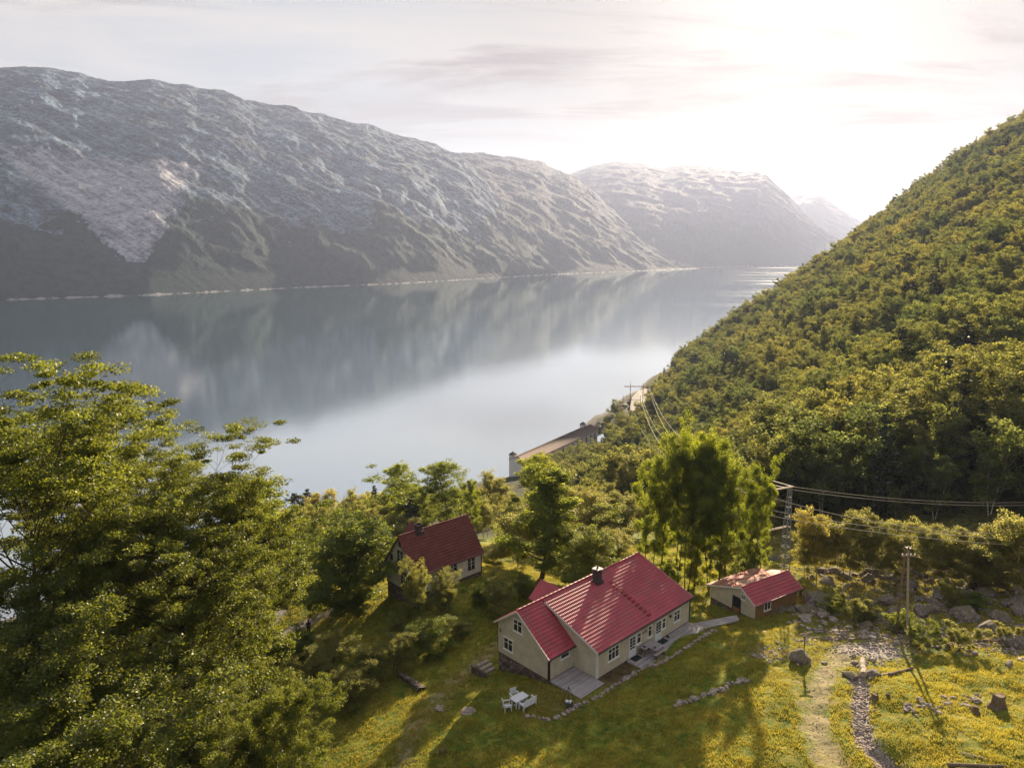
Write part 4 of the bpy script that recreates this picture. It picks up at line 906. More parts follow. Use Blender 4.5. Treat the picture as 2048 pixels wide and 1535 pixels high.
# ------------------------------------------------------------------ poles, pylons, lines, sign
def lattice(name, label, px, py_base, py_top, w0, w1, arms, s=None, cat='pylon'):
    P = onground(px, py_base); H = (100+ray(px, py_top)[2]/np.hypot(*ray(px, py_top)[:2])*np.hypot(P[0], P[1]))-P[2]
    yaw = math.radians(25)
    t = thing(name, label, cat, P, yaw)
    b = MB(); n = 9
    for sx in (-1, 1):
        for sy in (-1, 1): b.beam((sx*w0/2, sy*w0/2, -.5), (sx*w1/2, sy*w1/2, H), .07)
    for k in range(n):
        z0, z1 = H*k/n, H*(k+1)/n; a0 = w0+(w1-w0)*k/n; a1 = w0+(w1-w0)*(k+1)/n; q0, q1 = a0/2, a1/2
        for i, (A_, B_) in enumerate((((-1, -1), (1, -1)), ((1, -1), (1, 1)), ((1, 1), (-1, 1)), ((-1, 1), (-1, -1)))):
            A2, B2 = (A_, B_) if (k+i) % 2 else (B_, A_)
            b.beam((A2[0]*q0, A2[1]*q0, z0), (B2[0]*q1, B2[1]*q1, z1), .035); b.beam((A_[0]*q1, A_[1]*q1, z1), (B_[0]*q1, B_[1]*q1, z1), .035)
    b.obj('mast', M['steel'], t)
    for z, l0, l1 in arms:
        b = MB(); b.beam((l0, .12, z*H), (l1, .12, z*H), .12); b.beam((l0, -.12, z*H), (l1, -.12, z*H), .12); b.obj('crossarm', M['armwood'], t)
        for xx in (l0+.1,):
            b = MB(); b.tube([(xx, 0, z*H), (xx, 0, z*H-.2), (xx, 0, z*H-.45)], [.03, .07, .03], 6); b.obj('insulator', M['brick'], t)
    return P, H, yaw
PY1, PH1, pyaw = lattice('pylon', 'tall steel lattice pylon behind the shed', 1567, 1150, 972, .95, .28, [(1.0, -3.9, .5), (.56, -3.4, 0.2)])
lattice('pylon', 'short steel lattice pylon half hidden by the tall trees left of the other', 1507, 1158, 1080, 1.2, .6, [(1.0, -1.0, .5)])
def sag(a, b, s, n=24):
    t = np.linspace(0, 1, n)[:, None]; P = np.array(a)*(1-t)+np.array(b)*t; P[:, 2] -= (4*s*t*(1-t))[:, 0]; return P
def wire(label, a, b, s, r=.028):
    P = sag(a, b, s); V, F = tube(P-P[0], np.full(len(P), r), 5)
    tag(mkobj('power_line', np_mesh('power_line', V, F, M['cable'])), label, 'power line').location = P[0]
def gantry():
    P = onground(1272, 826); s = P[1]/ray(1272, 826)[1]; dx = 12.6*s/FPX
    t = thing('gantry_pylon', 'tall rust red portal pylon at the shore above the power station', 'pylon', P, 0.0)
    m = s/FPX
    H = 60*m
    for x in (-12.6*m, 12.6*m):
        b = MB(); b.tube([(x, 0, -3), (x, 0, H)], [.22, .16], 6); b.obj('post', M['red2'], t)
        b = MB(); b.tube([(x, 0, H), (x, 0, H+1.8)], .05, 5); b.obj('spike', M['red2'], t)
    b = MB(); b.beam((-25*m, 0, H-1.6), (26*m, 0, H-1.6), .35, .3)
    for k in range(14): b.box(-24*m+k*3.6*m, -24*m+k*3.6*m+.2, -.25, .25, H-1.9, H-1.1)
    b.obj('crossarm', M['red2'], t)
    t2 = thing('gantry_pylon', 'lower rust red portal pylon just left of and below the tall one', 'pylon', P+np.array([-11*m, -3, -1]), 0.0)
    for x in (-17*m, 17*m):
        b = MB(); b.tube([(x, 0, -4), (x, 0, H*.70)], [.18, .13], 6); b.obj('post', M['red2'], t2)
    b = MB(); b.beam((-17*m, 0, H*.55), (17*m, 0, H*.55), .22); b.obj('crossarm', M['red2'], t2)
    return P, H, m
M['red2'] = mat_plain('rust_red_steel', (0.20, 0.075, 0.05), 0.7, 0.2)
GP, GH, gm = gantry()
c_, s_ = math.cos(pyaw), math.sin(pyaw)
def arm(x, z): return (PY1[0]+x*c_, PY1[1]+x*s_, PY1[2]+PH1*z)
T1 = (GP[0]+25*gm, GP[1], GP[2]+GH-1.8); T2 = (GP[0]+4*gm, GP[1], GP[2]+GH-3.6); T3 = (GP[0]-9*gm, GP[1]-3, GP[2]+GH*.25)
wire('bright cable from the tall portal pylon over the trees to the lattice pylon top', T1, arm(.4, 1.0), 9, .05)
wire('second bright cable beside the top one from the portal pylon', (T1[0]-.5, T1[1], T1[2]), arm(-.2, .99), 11.5, .045)
wire('middle cable from the portal pylon into the tall trees', T2, arm(-3.8, .97), 12, .05)
wire('thin cable hanging next to the middle cable into the trees', (T2[0]+.5, T2[1], T2[2]), arm(-3.5, .9), 9, .04)
wire('lowest cable from the small portal pylon into the tall trees', T3, arm(-3.6, .93), 9, .05)
def far(px, py, s): return ats(px, py, s)
wire('uppermost thin line running right from the lattice pylon top', arm(.4, 1.0), far(2120, 1001, 95), .9, .03)
wire('second thin line running right just below the uppermost', arm(-.4, .985), far(2120, 1007, 95), .9, .03)
wire('bright sagging line from the crossarm end running right past the pylon', arm(-3.8, .96), far(2120, 1067, 72), 1.4, .03)
wire('middle line crossing behind the birches to the right edge', arm(-3.3, .80), far(2120, 1081, 72), .7, .03)
wire('lowest line crossing the birches to the right edge', arm(-3.0, .73), far(2120, 1094, 72), .6, .03)

def twin_pole():
    P = onground(1815, 1276); Q = onground(1792, 1266); d = ray(1817, 1092); top = np.array([0, 0, 100])+d*(P[1]/d[1])
    t = thing('utility_pole', 'twin wooden utility pole leaning together above the boulders', 'pole', P)
    tp = top-P
    b = MB(); b.tube([(0, 0, -.5), tuple(tp)], [.12, .085], 8); b.obj('pole', M['pale_wood'], t)
    b = MB(); b.tube([tuple(Q-P-np.array([0, 0, .5])), tuple(tp+np.array([-.12, .25, -.15]))], [.13, .09], 8); b.obj('pole', M['wood'], t)
    b = MB(); z = tp[2]-.9; c = (tp[0]*.9-.05, tp[1], z); b.beam((c[0]-.65, c[1]-.1, z), (c[0]+.65, c[1]-.1, z), .1, .12); b.obj('crossarm', M['wood'], t)
    for x in (-.55, -.2, .2, .55):
        b = MB(); b.tube([(c[0]+x, c[1]-.1, z+.05), (c[0]+x, c[1]-.1, z+.24)], [.045, .05], 8); b.obj('insulator', M['white'], t)
    b = MB(); b.box(c[0]-.2, c[0]+.15, c[1]-.2, c[1]+.2, tp[2]-.25, tp[2]-.12); b.obj('pole_cap', M['dark'], t)
twin_pole()

# rocks
import bmesh
def rock_mesh(seed, sub=3, flat=1.0):
    bm = bmesh.new(); bmesh.ops.create_icosphere(bm, subdivisions=sub, radius=1.0)
    V = np.array([v.co[:] for v in bm.verts]); rs = np.random.RandomState(seed)
    for k in range(16):
        n = rs.normal(size=3); n /= np.linalg.norm(n); d = rs.uniform(.52, .86); q = V@n; V -= np.clip(q-d, 0, None)[:, None]*n*rs.uniform(.7, 1)
    V *= (1+0.14*fbm(V*1.1+seed*3.3, 3, 81)+0.07*fbm(V*3.5+seed, 3, 85))[:, None]
    V *= np.array([rs.uniform(.85, 1.25), rs.uniform(.7, 1.0), rs.uniform(.55, .85)*flat])
    for v, c in zip(bm.verts, V): v.co = c
    me = bpy.data.meshes.new('boulder'); bm.to_mesh(me); bm.free()
    me.polygons.foreach_set('use_smooth', np.full(len(me.polygons), sub > 3)); return me
ROCKS = [rock_mesh(k, 4) for k in range(8)]; STONES = [rock_mesh(50+k, 2) for k in range(6)]
for me in ROCKS: me.materials.append(M['rock'])
for me in STONES: me.materials.append(M['stone'])
FLAT = rock_mesh(99, 3, .3); FLAT.materials.append(M['stone'])
rr = random.Random(5)
def rock(px, py, w, label, group=None, me=None, name='boulder', cat='boulder', hs=1.0, sink=.3, stone=False):
    P = onground(px, py); s = np.linalg.norm(P-np.array([0, 0, 100])); r = w*s/FPX/2
    me = me or rr.choice(STONES if stone else ROCKS)
    o = mkobj(name, me, None, (P[0], P[1], P[2]+r*(.5-sink)), (rr.uniform(-.2, .2), rr.uniform(-.2, .2), rr.uniform(0, 6.3)), (r*rr.uniform(.95, 1.15), r, r*hs))
    return tag(o, label, cat, group)
for (px, py, w, hs, lab) in ((1632, 1205, 46, 1.2, 'big brown boulder right behind the shed'), (1655, 1165, 34, 1.1, 'dark boulder between shed corner and birches'), (1840, 1228, 34, 1.3, 'rounded grey boulder right of the twin utility pole'),
        (1934, 1238, 42, 1.2, 'pale lichened boulder in the middle of the boulder field'), (1975, 1262, 44, 1.4, 'tall brownish boulder with a steep shaded face near the right edge'), (2025, 1290, 36, 1.1, 'round brown boulder just above the rubble bank at the right edge'),
        (1945, 1175, 42, 1.0, 'dark boulder under the birches behind the pale bush'), (1972, 1190, 34, .9, 'mossy boulder at the foot of the leaning birch'), (2020, 1210, 34, 1, 'reddish boulder at the right edge below the birches'), (2042, 1228, 36, 1, 'pinkish boulder cut by the right edge of the picture'),
        (1692, 1156, 22, 1, 'small dark boulder at the foot of the birches'), (1775, 1205, 30, 1.1, 'squat brown boulder left of the twin pole'), (1498, 1135, 30, 1.1, 'dark boulder seen beneath the short pylon'), (1548, 1118, 30, 1.0, 'violet grey boulder between the two lattice pylons'),
        (1600, 1322, 44, 1.1, 'block shaped boulder carrying the fingerpost'), (1745, 1240, 24, .9, 'low grey boulder left of the pole feet'), (1812, 1244, 24, .7, 'pinkish flat boulder at the foot of the twin pole'),
        (1700, 1352, 30, .8, 'smooth grey boulder beside the log over the ditch'), (1745, 1350, 28, .7, 'brown boulder right of the log over the ditch'), (2020, 1331, 18, .8, 'small rounded boulder alone on the meadow at right')):
    rock(px, py, w, lab, hs=hs)
for k in range(150):
    px = rr.uniform(1600, 2048); py = rr.uniform(1135, 1285)
    if py > 1225 and px < 1690: continue
    rock(px, py, rr.choice([9, 12, 14, 18, 22, 28, 32]), 'grey brown boulder half sunk among moss in the boulder field', 'boulders scattered in the boulder field', sink=.36)
for (px, py, w) in ((1557, 1222, 30), (1580, 1220, 26), (1606, 1222, 22), (1620, 1212, 26), (1540, 1226, 18)):
    rock(px, py, w, 'rounded stone propped along the brown side of the shed', 'stones along the shed side', hs=.8)
for (px, py, w, me) in ((1613, 1240, 30, None), (1650, 1232, 34, None), (1636, 1222, 30, FLAT), (1668, 1240, 24, None), (1592, 1244, 12, FLAT), (1604, 1252, 14, None), (1618, 1258, 14, None), (1629, 1258, 12, None), (1640, 1254, 14, None), (1578, 1246, 12, None), (1650, 1246, 16, None)):
    rock(px, py, w, 'pale stone ringed round the outdoor fireplace near the shed', 'stones round the fireplace by the shed', me, 'stone', 'stone', stone=True, hs=.7)
rock(1612, 1236, 34, 'flat round millstone like slab among the stones near the shed', None, FLAT, 'stone_slab', 'slab', stone=True)
# edging stones in a curve below the decks
EDGE = [(1056, 1434), (1070, 1436), (1088, 1437), (1105, 1438), (1118, 1434), (1130, 1427), (1142, 1420), (1153, 1413), (1163, 1409), (1175, 1403), (1187, 1398), (1199, 1392), (1212, 1383), (1225, 1373), (1240, 1364), (1253, 1357), (1268, 1348), (1280, 1340), (1290, 1334), (1305, 1333), (1318, 1327), (1332, 1320), (1345, 1313), (1360, 1304), (1372, 1296), (1385, 1288), (1396, 1282), (1406, 1275), (1415, 1268), (1424, 1262), (1432, 1262)]
def along(pts, step, jit):
    P = [onground(*q) for q in pts]; D = np.r_[0, np.cumsum([np.linalg.norm(b-a) for a, b in zip(P[:-1], P[1:])])]; P = np.array(P)
    out = []; d = 0
    while d < D[-1]:
        q = [np.interp(d, D, P[:, k]) for k in range(2)]; out.append((q[0]+rr.uniform(-jit, jit), q[1]+rr.uniform(-jit, jit))); d += step*rr.uniform(.8, 1.25)
    return out
def stone_at(x, y, r, label, group, hs=.8, me=None, name='stone', cat='stone', dz=0):
    o = mkobj(name, me or rr.choice(STONES), None, (x, y, gz(x, y)+r*.25+dz), (rr.uniform(-.3, .3), rr.uniform(-.3, .3), rr.uniform(0, 6.3)), (r*rr.uniform(.85, 1.35), r*rr.uniform(.8, 1.1), r*hs))
    return tag(o, label, cat, group)
for x, y in along(EDGE, .42, .09): stone_at(x, y, rr.uniform(.20, .34), 'pale stone in the curved edging between the lawn and the decks', 'edging stones below the decks')
WALL = [(1352, 1410), (1370, 1404), (1390, 1397), (1410, 1390), (1430, 1383), (1450, 1376), (1468, 1366), (1490, 1362), (1508, 1358)]
for x, y in along(WALL, .38, .16): stone_at(x, y, rr.uniform(.18, .42), 'pale rough stone in the short tumbled row on the lawn', 'stones of the tumbled row on the lawn')
for k in range(34):
    P = onground(1540+rr.gauss(0, 17), 1306+rr.gauss(0, 8)); stone_at(P[0], P[1], rr.uniform(.1, .28), 'brownish stone in the loose heap left of the fingerpost', 'stones of the loose heap')
for k in range(8):
    P = onground(1603+rr.gauss(0, 12), 1325+rr.gauss(0, 4)); stone_at(P[0], P[1], rr.uniform(.15, .3), 'broken stone around the foot of the fingerpost boulder', 'stones round the fingerpost boulder')
for k in range(70):
    t = rr.random(); px = 1660+t*388; py = 1262+t*45-18*math.sin(t*3.1)*-1*0.3+rr.gauss(0, 7); P = onground(px, py); stone_at(P[0], P[1], rr.uniform(.12, .38), 'grey rubble stone in the long bank at the lower edge of the boulder field', 'stones of the rubble bank', me=None)
for k in range(52):
    t = rr.random(); px = 1810+t*150; py = 1420-22*t+rr.gauss(0, 6); P = onground(px, py); stone_at(P[0], P[1], rr.uniform(.1, .34), 'dark stone in the ruined ring on the right hand meadow', 'stones of the ruined ring')
for k in range(16):
    P = onground(1700+rr.uniform(0, 70), 1322+rr.gauss(0, 7)); stone_at(P[0], P[1], rr.uniform(.14, .36), 'pale slab like stone at the head of the ditch', 'stones at the head of the ditch')
for k, (px, py, w) in enumerate(((635, 1272, 16), (680, 1258, 13), (721, 1290, 10), (885, 1416, 34), (935, 1424, 36), (1530, 1264, 12))):
    rock(px, py, w, ('flat pale stone beside the standing person', 'small flat stone in the grass right of the person', 'rounded stone on the sunlit bank', 'flat grey slab sunk in the lawn path', 'flat grey slab right of the other lawn slab', 'pale patch stone in the lawn by the shed')[k], None, FLAT, 'stone_slab', 'slab', stone=True, sink=.45, hs=.6)
rs_ = np.random.RandomState(3)
def gravel():
    V = []; F = []; n = 0
    base = np.array([v.co[:] for v in STONES[0].vertices]); bm = bmesh.new(); bmesh.ops.create_icosphere(bm, subdivisions=1, radius=1)
    bv = np.array([v.co[:] for v in bm.verts]); bf = np.array([[v.index for v in f.verts] for f in bm.faces]); bm.free()
    pos = []
    for A_, B_ in zip(DITCH[:-1], DITCH[1:]):
        for k in range(200):
            t = rs_.rand(); p = A_[:2]*(1-t)+B_[:2]*t; pos.append((p+rs_.normal(0, .33, 2), rs_.uniform(.05, .15)))
    for k in range(420): pos.append((GR+rs_.normal(0, 1, 2)*np.array([2.4, 1.3]), rs_.uniform(.04, .13)))
    for k in range(260): pos.append((GR2+rs_.normal(0, 1, 2)*np.array([1.3, 1.1]), rs_.uniform(.04, .12)))
    for A_, B_ in zip(TRACK[:-1], TRACK[1:]):
        for k in range(60): t = rs_.rand(); p = A_[:2]*(1-t)+B_[:2]*t; pos.append((p+rs_.normal(0, .6, 2), rs_.uniform(.02, .06)))
    for k in range(900): 
        px = rs_.uniform(1640, 2048); P = onground0(px, 1262+(px-1660)*.1+rs_.normal(0, 9)); pos.append((P[:2], rs_.uniform(.05, .17)))
    for k in range(1500):
        P = onground0(rs_.uniform(1580, 2048), rs_.uniform(1135, 1290)); pos.append((P[:2], rs_.uniform(.05, .22)))
    X = np.array([p for p, r in pos]); R = np.array([r for p, r in pos]); Z = height(X)
    k = len(X); sc = R[:, None]*np.c_[rs_.uniform(.8, 1.3, k), rs_.uniform(.7, 1.1, k), rs_.uniform(.5, .8, k)]
    a = rs_.uniform(0, 6.3, k); ca, sa = np.cos(a), np.sin(a)
    B = bv[None]*(1+rs_.uniform(-.22, .22, (k, len(bv), 1)))*sc[:, None]
    Vx = B[..., 0]*ca[:, None]-B[..., 1]*sa[:, None]+X[:, :1]; Vy = B[..., 0]*sa[:, None]+B[..., 1]*ca[:, None]+X[:, 1:]; Vz = B[..., 2]+(Z+R*.15)[:, None]
    V = np.stack([Vx, Vy, Vz], -1).reshape(-1, 3); F = (bf[None]+np.arange(k)[:, None, None]*len(bv)).reshape(-1, 3)
    tag(mkobj('gravel', np_mesh('gravel', V, F, M['stone2'])), 'loose gravel and rubble in the ditch, track and boulder field', None, None, 'stuff')
M['stone2'] = mat_rock('gravel_stone', 0.15, (1.5, 1.36, 1.3))
gravel()

# sign, logs, stumps, steps
def fingerpost():
    P = onground(1605, 1320); s = np.linalg.norm(P-np.array([0, 0, 100])); m = s/FPX
    zb = P[2]+.55; zt = zb+2.05
    t = thing('fingerpost', 'wooden fingerpost with small arrow boards on top of a boulder', 'signpost', (P[0]+.1, P[1]+.1, zb), .35)
    b = MB(); b.tube([(0, 0, -.4), (0, 0, 2.05)], .045, 7); b.obj('post', M['wood'], t)
    for z, a, l in ((1.92, 0.0, .62), (1.74, .25, .5), (1.55, 1.1, .42), (1.38, 1.3, .4), (1.22, 1.2, .4), (1.05, 1.35, .38)):
        b = MB(); hl = .07; x0 = -.62 if z > 1.9 else -.3 if z > 1.7 else -.05
        P_ = [(x0, 0, -hl), (l, 0, -hl), (l+.1, 0, 0), (l, 0, hl), (x0, 0, hl)]; ca, sa = math.cos(a), math.sin(a)
        Q = [((x)*ca-(y-.06)*sa, x*sa+(y-.06)*ca, zz+z) for y in (0, .025) for x, _, zz in P_]
        b.poly(Q, [(0, 1, 2, 3, 4), (9, 8, 7, 6, 5)]+[(i, 5+i, 5+(i+1) % 5, (i+1) % 5) for i in range(5)]); b.obj('arrow_board', M['pale_wood'], t)
fingerpost()
def log(label, a, b, r0, r1, mat, dz=0.0, name='log'):
    P = onground(*a); Q = onground(*b); P = P+np.array([0, 0, r0*.7+dz]); Q = Q+np.array([0, 0, r1*.7+dz]); n = 9
    t = np.linspace(0, 1, n)[:, None]; X = (P*(1-t)+Q*t)-P; X[1:-1] += rs_.normal(0, r0*.10, (n-2, 3))
    b_ = MB(); b_.tube(X, np.linspace(r0, r1, n), 10); return tag(b_.obj(name, mat, None, P, smooth=False), label, 'log')
log('thick sawn log laid across the head of the ditch', (1726, 1357), (1724, 1325), .26, .22, M['pale_wood'], .22)
log('long grey log lying right of the ditch head', (1738, 1358), (1795, 1345), .14, .11, M['pale_wood'])
log('second grey log lying on the end of the long one', (1778, 1352), (1826, 1338), .14, .10, M['wood'], .08)
log('thin bleached pole lying on the meadow near the lower right corner', (1925, 1506), (1985, 1520), .05, .04, M['pale_wood'])
log('thick weathered log cut by the bottom edge at right', (1895, 1531), (2010, 1534), .13, .10, M['wood'])
log('weathered timber beam lying in the boulder field at right', (1955, 1282), (2012, 1284), .14, .12, M['wood'])
log('short white stick propped among the rubble at right', (1996, 1280), (2008, 1290), .06, .05, M['white'])
log('fallen bleached branch in the lower end of the ditch', (1772, 1512), (1790, 1534), .05, .03, M['pale_wood'])
log('thin dead branch in the grass beside the ruined ring', (1880, 1402), (1896, 1410), .05, .04, M['pale_wood'])
log('dark rotten timber lying across the ruined ring', (1920, 1392), (1955, 1398), .10, .08, M['wood'])
log('round timber step at the end of the walkway', (1405, 1256), (1416, 1264), .09, .09, M['wood'])
def stump(px, py, r, h, label):
    P = onground(px, py); b = MB(); n = 14; rings = [(-.2, 1.7), (.05, 1.45), (.3, 1.12), (.7, 1.0), (1.0, .95)]
    V = []; 
    for k, (z, q) in enumerate(rings):
        for i in range(n):
            a = i*2*math.pi/n; w = q*(1+.28*math.sin(a*4+px)*(1-k/5)+rs_.uniform(-.1, .1)); V.append((r*w*math.cos(a), r*w*math.sin(a), z*h+(rs_.uniform(-.12, .12)*h if k == 4 else 0)))
    F = [(k*n+i, k*n+(i+1) % n, (k+1)*n+(i+1) % n, (k+1)*n+i) for k in range(4) for i in range(n)]+[tuple(4*n+i for i in range(n))]
    b.poly(V, F); tag(b.obj('tree_stump', M['wood'], None, P), label, 'stump')
stump(1996, 1415, .38, 1.0, 'big jagged tree stump at the end of the ruined ring'); stump(1950, 1424, .2, .5, 'small dark stump in front of the ruined ring'); stump(1750, 1396, .2, .35, 'low split stump right of the gravel ditch'); stump(1776, 1392, .12, .25, 'tiny stump close beside the split one')
for k, (px, py) in enumerate(((880, 1507), (891, 1505))):
    P = onground(px, py); b = MB(); b.tube([(0, 0, -.3), (.02, 0, .45), (.02, 0, .47)], [.12, .11, .08], 9); tag(b.obj('wooden_post', M['wood'], None, P), ('left', 'right')[k]+' of two short round posts on the lawn at the bottom', 'post')
def stone_steps():
    P = onground(980, 1345); t = thing('stone_steps', 'short flight of stone and timber steps beside the farmhouse foundation', 'steps', (P[0], P[1], P[2]), H1Y)
    for k in range(4):
        b = MB(); b.box(-.7, .7, -.35+k*.38, k*.38, k*.2-.2, k*.2+.02); b.obj('step', M['stone'] if k % 2 else M['pale_wood'], t, bevel=.02)
    b = MB(); b.box(-.95, -.72, -.4, 1.5, -.3, .5); b.obj('side_wall', M['found'], t)
stone_steps()
def pit_wall():
    A_ = onground(795, 1352); B_ = onground(838, 1384); d = B_-A_
    t = thing('retaining_wall', 'dark dry stone retaining wall cut into the bank below the fruit trees', 'wall', A_, math.atan2(d[1], d[0])); l = np.hypot(d[0], d[1])
    n = 26; V = []; 
    for j in range(7):
        for i in range(n): x = l*i/(n-1); z = -.9+j*.215; V.append((x+rs_.uniform(-.08, .08), -.12*j*0+rs_.uniform(-.09, .09), z+d[2]*i/(n-1)+rs_.uniform(-.05, .05)))
    V = np.array(V); F = grid_faces(7, n); k = len(V); V2 = V.copy(); V2[:, 1] += .7; F2 = F[:, ::-1]+k; V2[:, 2] -= .15
    top = np.array([[6*n+i, 6*n+i+1, k+6*n+i+1, k+6*n+i] for i in range(n-1)])
    mkobj('stone_face', np_mesh('stone_face', np.r_[V, V2], np.r_[F, F2, top], M['found']), t)
pit_wall()
def person():
    P = onground(618, 1268)
    t = thing('person', 'person in a dark coat and dark trousers standing by the gravel path', 'person', P, .4)
    me = bpy.data.meshes.new('body')
    V = [(0, 0, .92), (0, 0, 1.15), (0, -.01, 1.40), (0, 0, 1.50), (0, .01, 1.60), (0, .02, 1.70),
         (.19, 0, 1.40), (.25, 0, 1.14), (.24, .08, .90), (.235, .11, .82), (-.19, 0, 1.40), (-.25, .0, 1.14), (-.24, .08, .90), (-.235, .11, .82),
         (.09, 0, .86), (.10, .01, .48), (.10, 0, .08), (.11, .14, .03), (-.09, 0, .86), (-.11, .02, .48), (-.12, 0, .08), (-.13, .14, .03)]
    E = [(0, 1), (1, 2), (2, 3), (3, 4), (4, 5), (2, 6), (6, 7), (7, 8), (8, 9), (2, 10), (10, 11), (11, 12), (12, 13), (0, 14), (14, 15), (15, 16), (16, 17), (0, 18), (18, 19), (19, 20), (20, 21)]
    R = [.15, .14, .15, .055, .09, .075, .065, .05, .035, .03, .065, .05, .035, .03, .085, .06, .045, .035, .085, .06, .045, .035]
    for s, w in ((1, 9), (-1, 13)):
        for k in range(5):
            a = (k-1.5)*.02; b0 = len(V); lz = (.085, .095, .09, .07, .05)[k]
            V.append((s*.235+a*.4, .115+a, .79)); V.append((s*.235+a*.4, .125+a*1.2+(.03 if k == 4 else 0), .79-lz)); E += [(w, b0), (b0, b0+1)]; R += [.011, .008]
    me.from_pydata(V, E, []); o = mkobj('body', me, t); sk = o.modifiers.new('skin', 'SKIN')
    for v, r in zip(me.skin_vertices[0].data if me.skin_vertices else [], R): v.radius = (r, r)
    if not me.skin_vertices:
        bm = bmesh.new(); bm.from_mesh(me); lay = bm.verts.layers.skin.verify()
        for v, r in zip(bm.verts, R): v[lay].radius = (r, r)
        list(bm.verts)[0][lay].use_root = True; bm.to_mesh(me); bm.free()
    sd = o.modifiers.new('subd', 'SUBSURF'); sd.levels = 1; sd.render_levels = 1
    me.materials.append(M['cloth'])
    b = MB(); b.tube([(0, -.03, 1.60), (0, -.02, 1.70), (0, 0, 1.785), (0, 0, 1.80)], [.095, .105, .07, .02], 10); b.obj('hair', M['hair'], t, smooth=True)
    b = MB(); b.tube([(0, .075, 1.60), (0, .095, 1.64), (0, .085, 1.70)], [.05, .055, .05], 8); b.obj('face', M['skin'], t, smooth=True)
    b = MB()
    for s in (-1, 1): b.tube([(s*.09, 0, .90), (s*.105, .012, .48), (s*.115, 0, .07)], [.10, .078, .062], 10)
    b.obj('trousers', M['trouser'], t, smooth=True)
person()
def quay():
    ring = [(1258, 824), (1264, 806), (1276, 790), (1292, 782), (1308, 788), (1306, 802), (1292, 814), (1276, 826)]
    P = np.array([onground(*q) for q in ring]); zq = P[:, 2].mean()+.6; c = P.mean(0)
    b = MB(); n = len(P); b.poly([(p[0]-c[0], p[1]-c[1], 0) for p in P]+[(p[0]-c[0], p[1]-c[1], -6) for p in P], [tuple(range(n))[::-1]]+[(i, (i+1) % n, n+(i+1) % n, n+i) for i in range(n)])
    o = b.obj('quay', M['concrete'], None, (c[0], c[1], zq)); tag(o, 'pale concrete quay by the shore under the portal pylons', kind='structure')
    for k in range(26):
        t = rr.random(); px = 1192+t*90; py = 852-62*t+rr.uniform(-3, 5); Q = onground(px, py)
        if Q[2] < 12: tag(mkobj('boulder', rr.choice(ROCKS), None, (Q[0], Q[1], max(Q[2], .3)), (rr.uniform(-.3, .3), 0, rr.uniform(0, 6)), (rr.uniform(1, 3),)*3), 'brown shore rock at the water below the portal pylons', 'boulder', 'shore rocks below the portal pylons')
quay()
def boat():
    P = atz(978, 1010, 50)
    for k, (px, py, s, lab) in enumerate(((980, 1006, 150, 'pale blue tarpaulin heap on the rocks behind the second house'),)):
        P = ats(px, py, 150); z = gz(P[0], P[1]); o = mkobj('tarpaulin', rock_mesh(77, 3), None, (P[0], P[1], z+.3), (0, 0, .5), (1.6, .9, .9)); o.data.materials.append(M['blue']); tag(o, lab, 'tarpaulin')
boat()
# ------------------------------------------------------------------ trees
def leaves_mesh(name, pos, size, tone, mat, rs, up=0.5, aspect=0.6, droop=None):
    n = len(pos); nr = rs.normal(size=(n, 3)); nr[:, 2] = np.abs(nr[:, 2])*(.4+up)+up; nr /= np.linalg.norm(nr, axis=1)[:, None]
    t = rs.normal(size=(n, 3)); t -= (t*nr).sum(1)[:, None]*nr; t /= np.linalg.norm(t, axis=1)[:, None]; b = np.cross(nr, t)
    s = (size*rs.uniform(.65, 1.3, n))[:, None]
    fold = nr*s*.16
    V = np.stack([pos-t*s*.5, pos+b*s*aspect*.5+fold, pos+t*s*.5, pos-b*s*aspect*.5+fold], 1).reshape(-1, 3)
    F = np.arange(4*n).reshape(n, 4)
    return np_mesh(name, V, F, mat, False, {'tone': np.repeat(tone, 4)})
def limb(p0, d0, length, n, rs, curve=(0, 0, .25), wob=.12):
    P = [np.array(p0, float)]; d = np.array(d0, float); d /= np.linalg.norm(d)
    for k in range(n):
        d = d+np.array(curve)/n+rs.normal(0, wob, 3)/math.sqrt(n); d /= np.linalg.norm(d); P.append(P[-1]+d*length/n)
    return np.array(P)
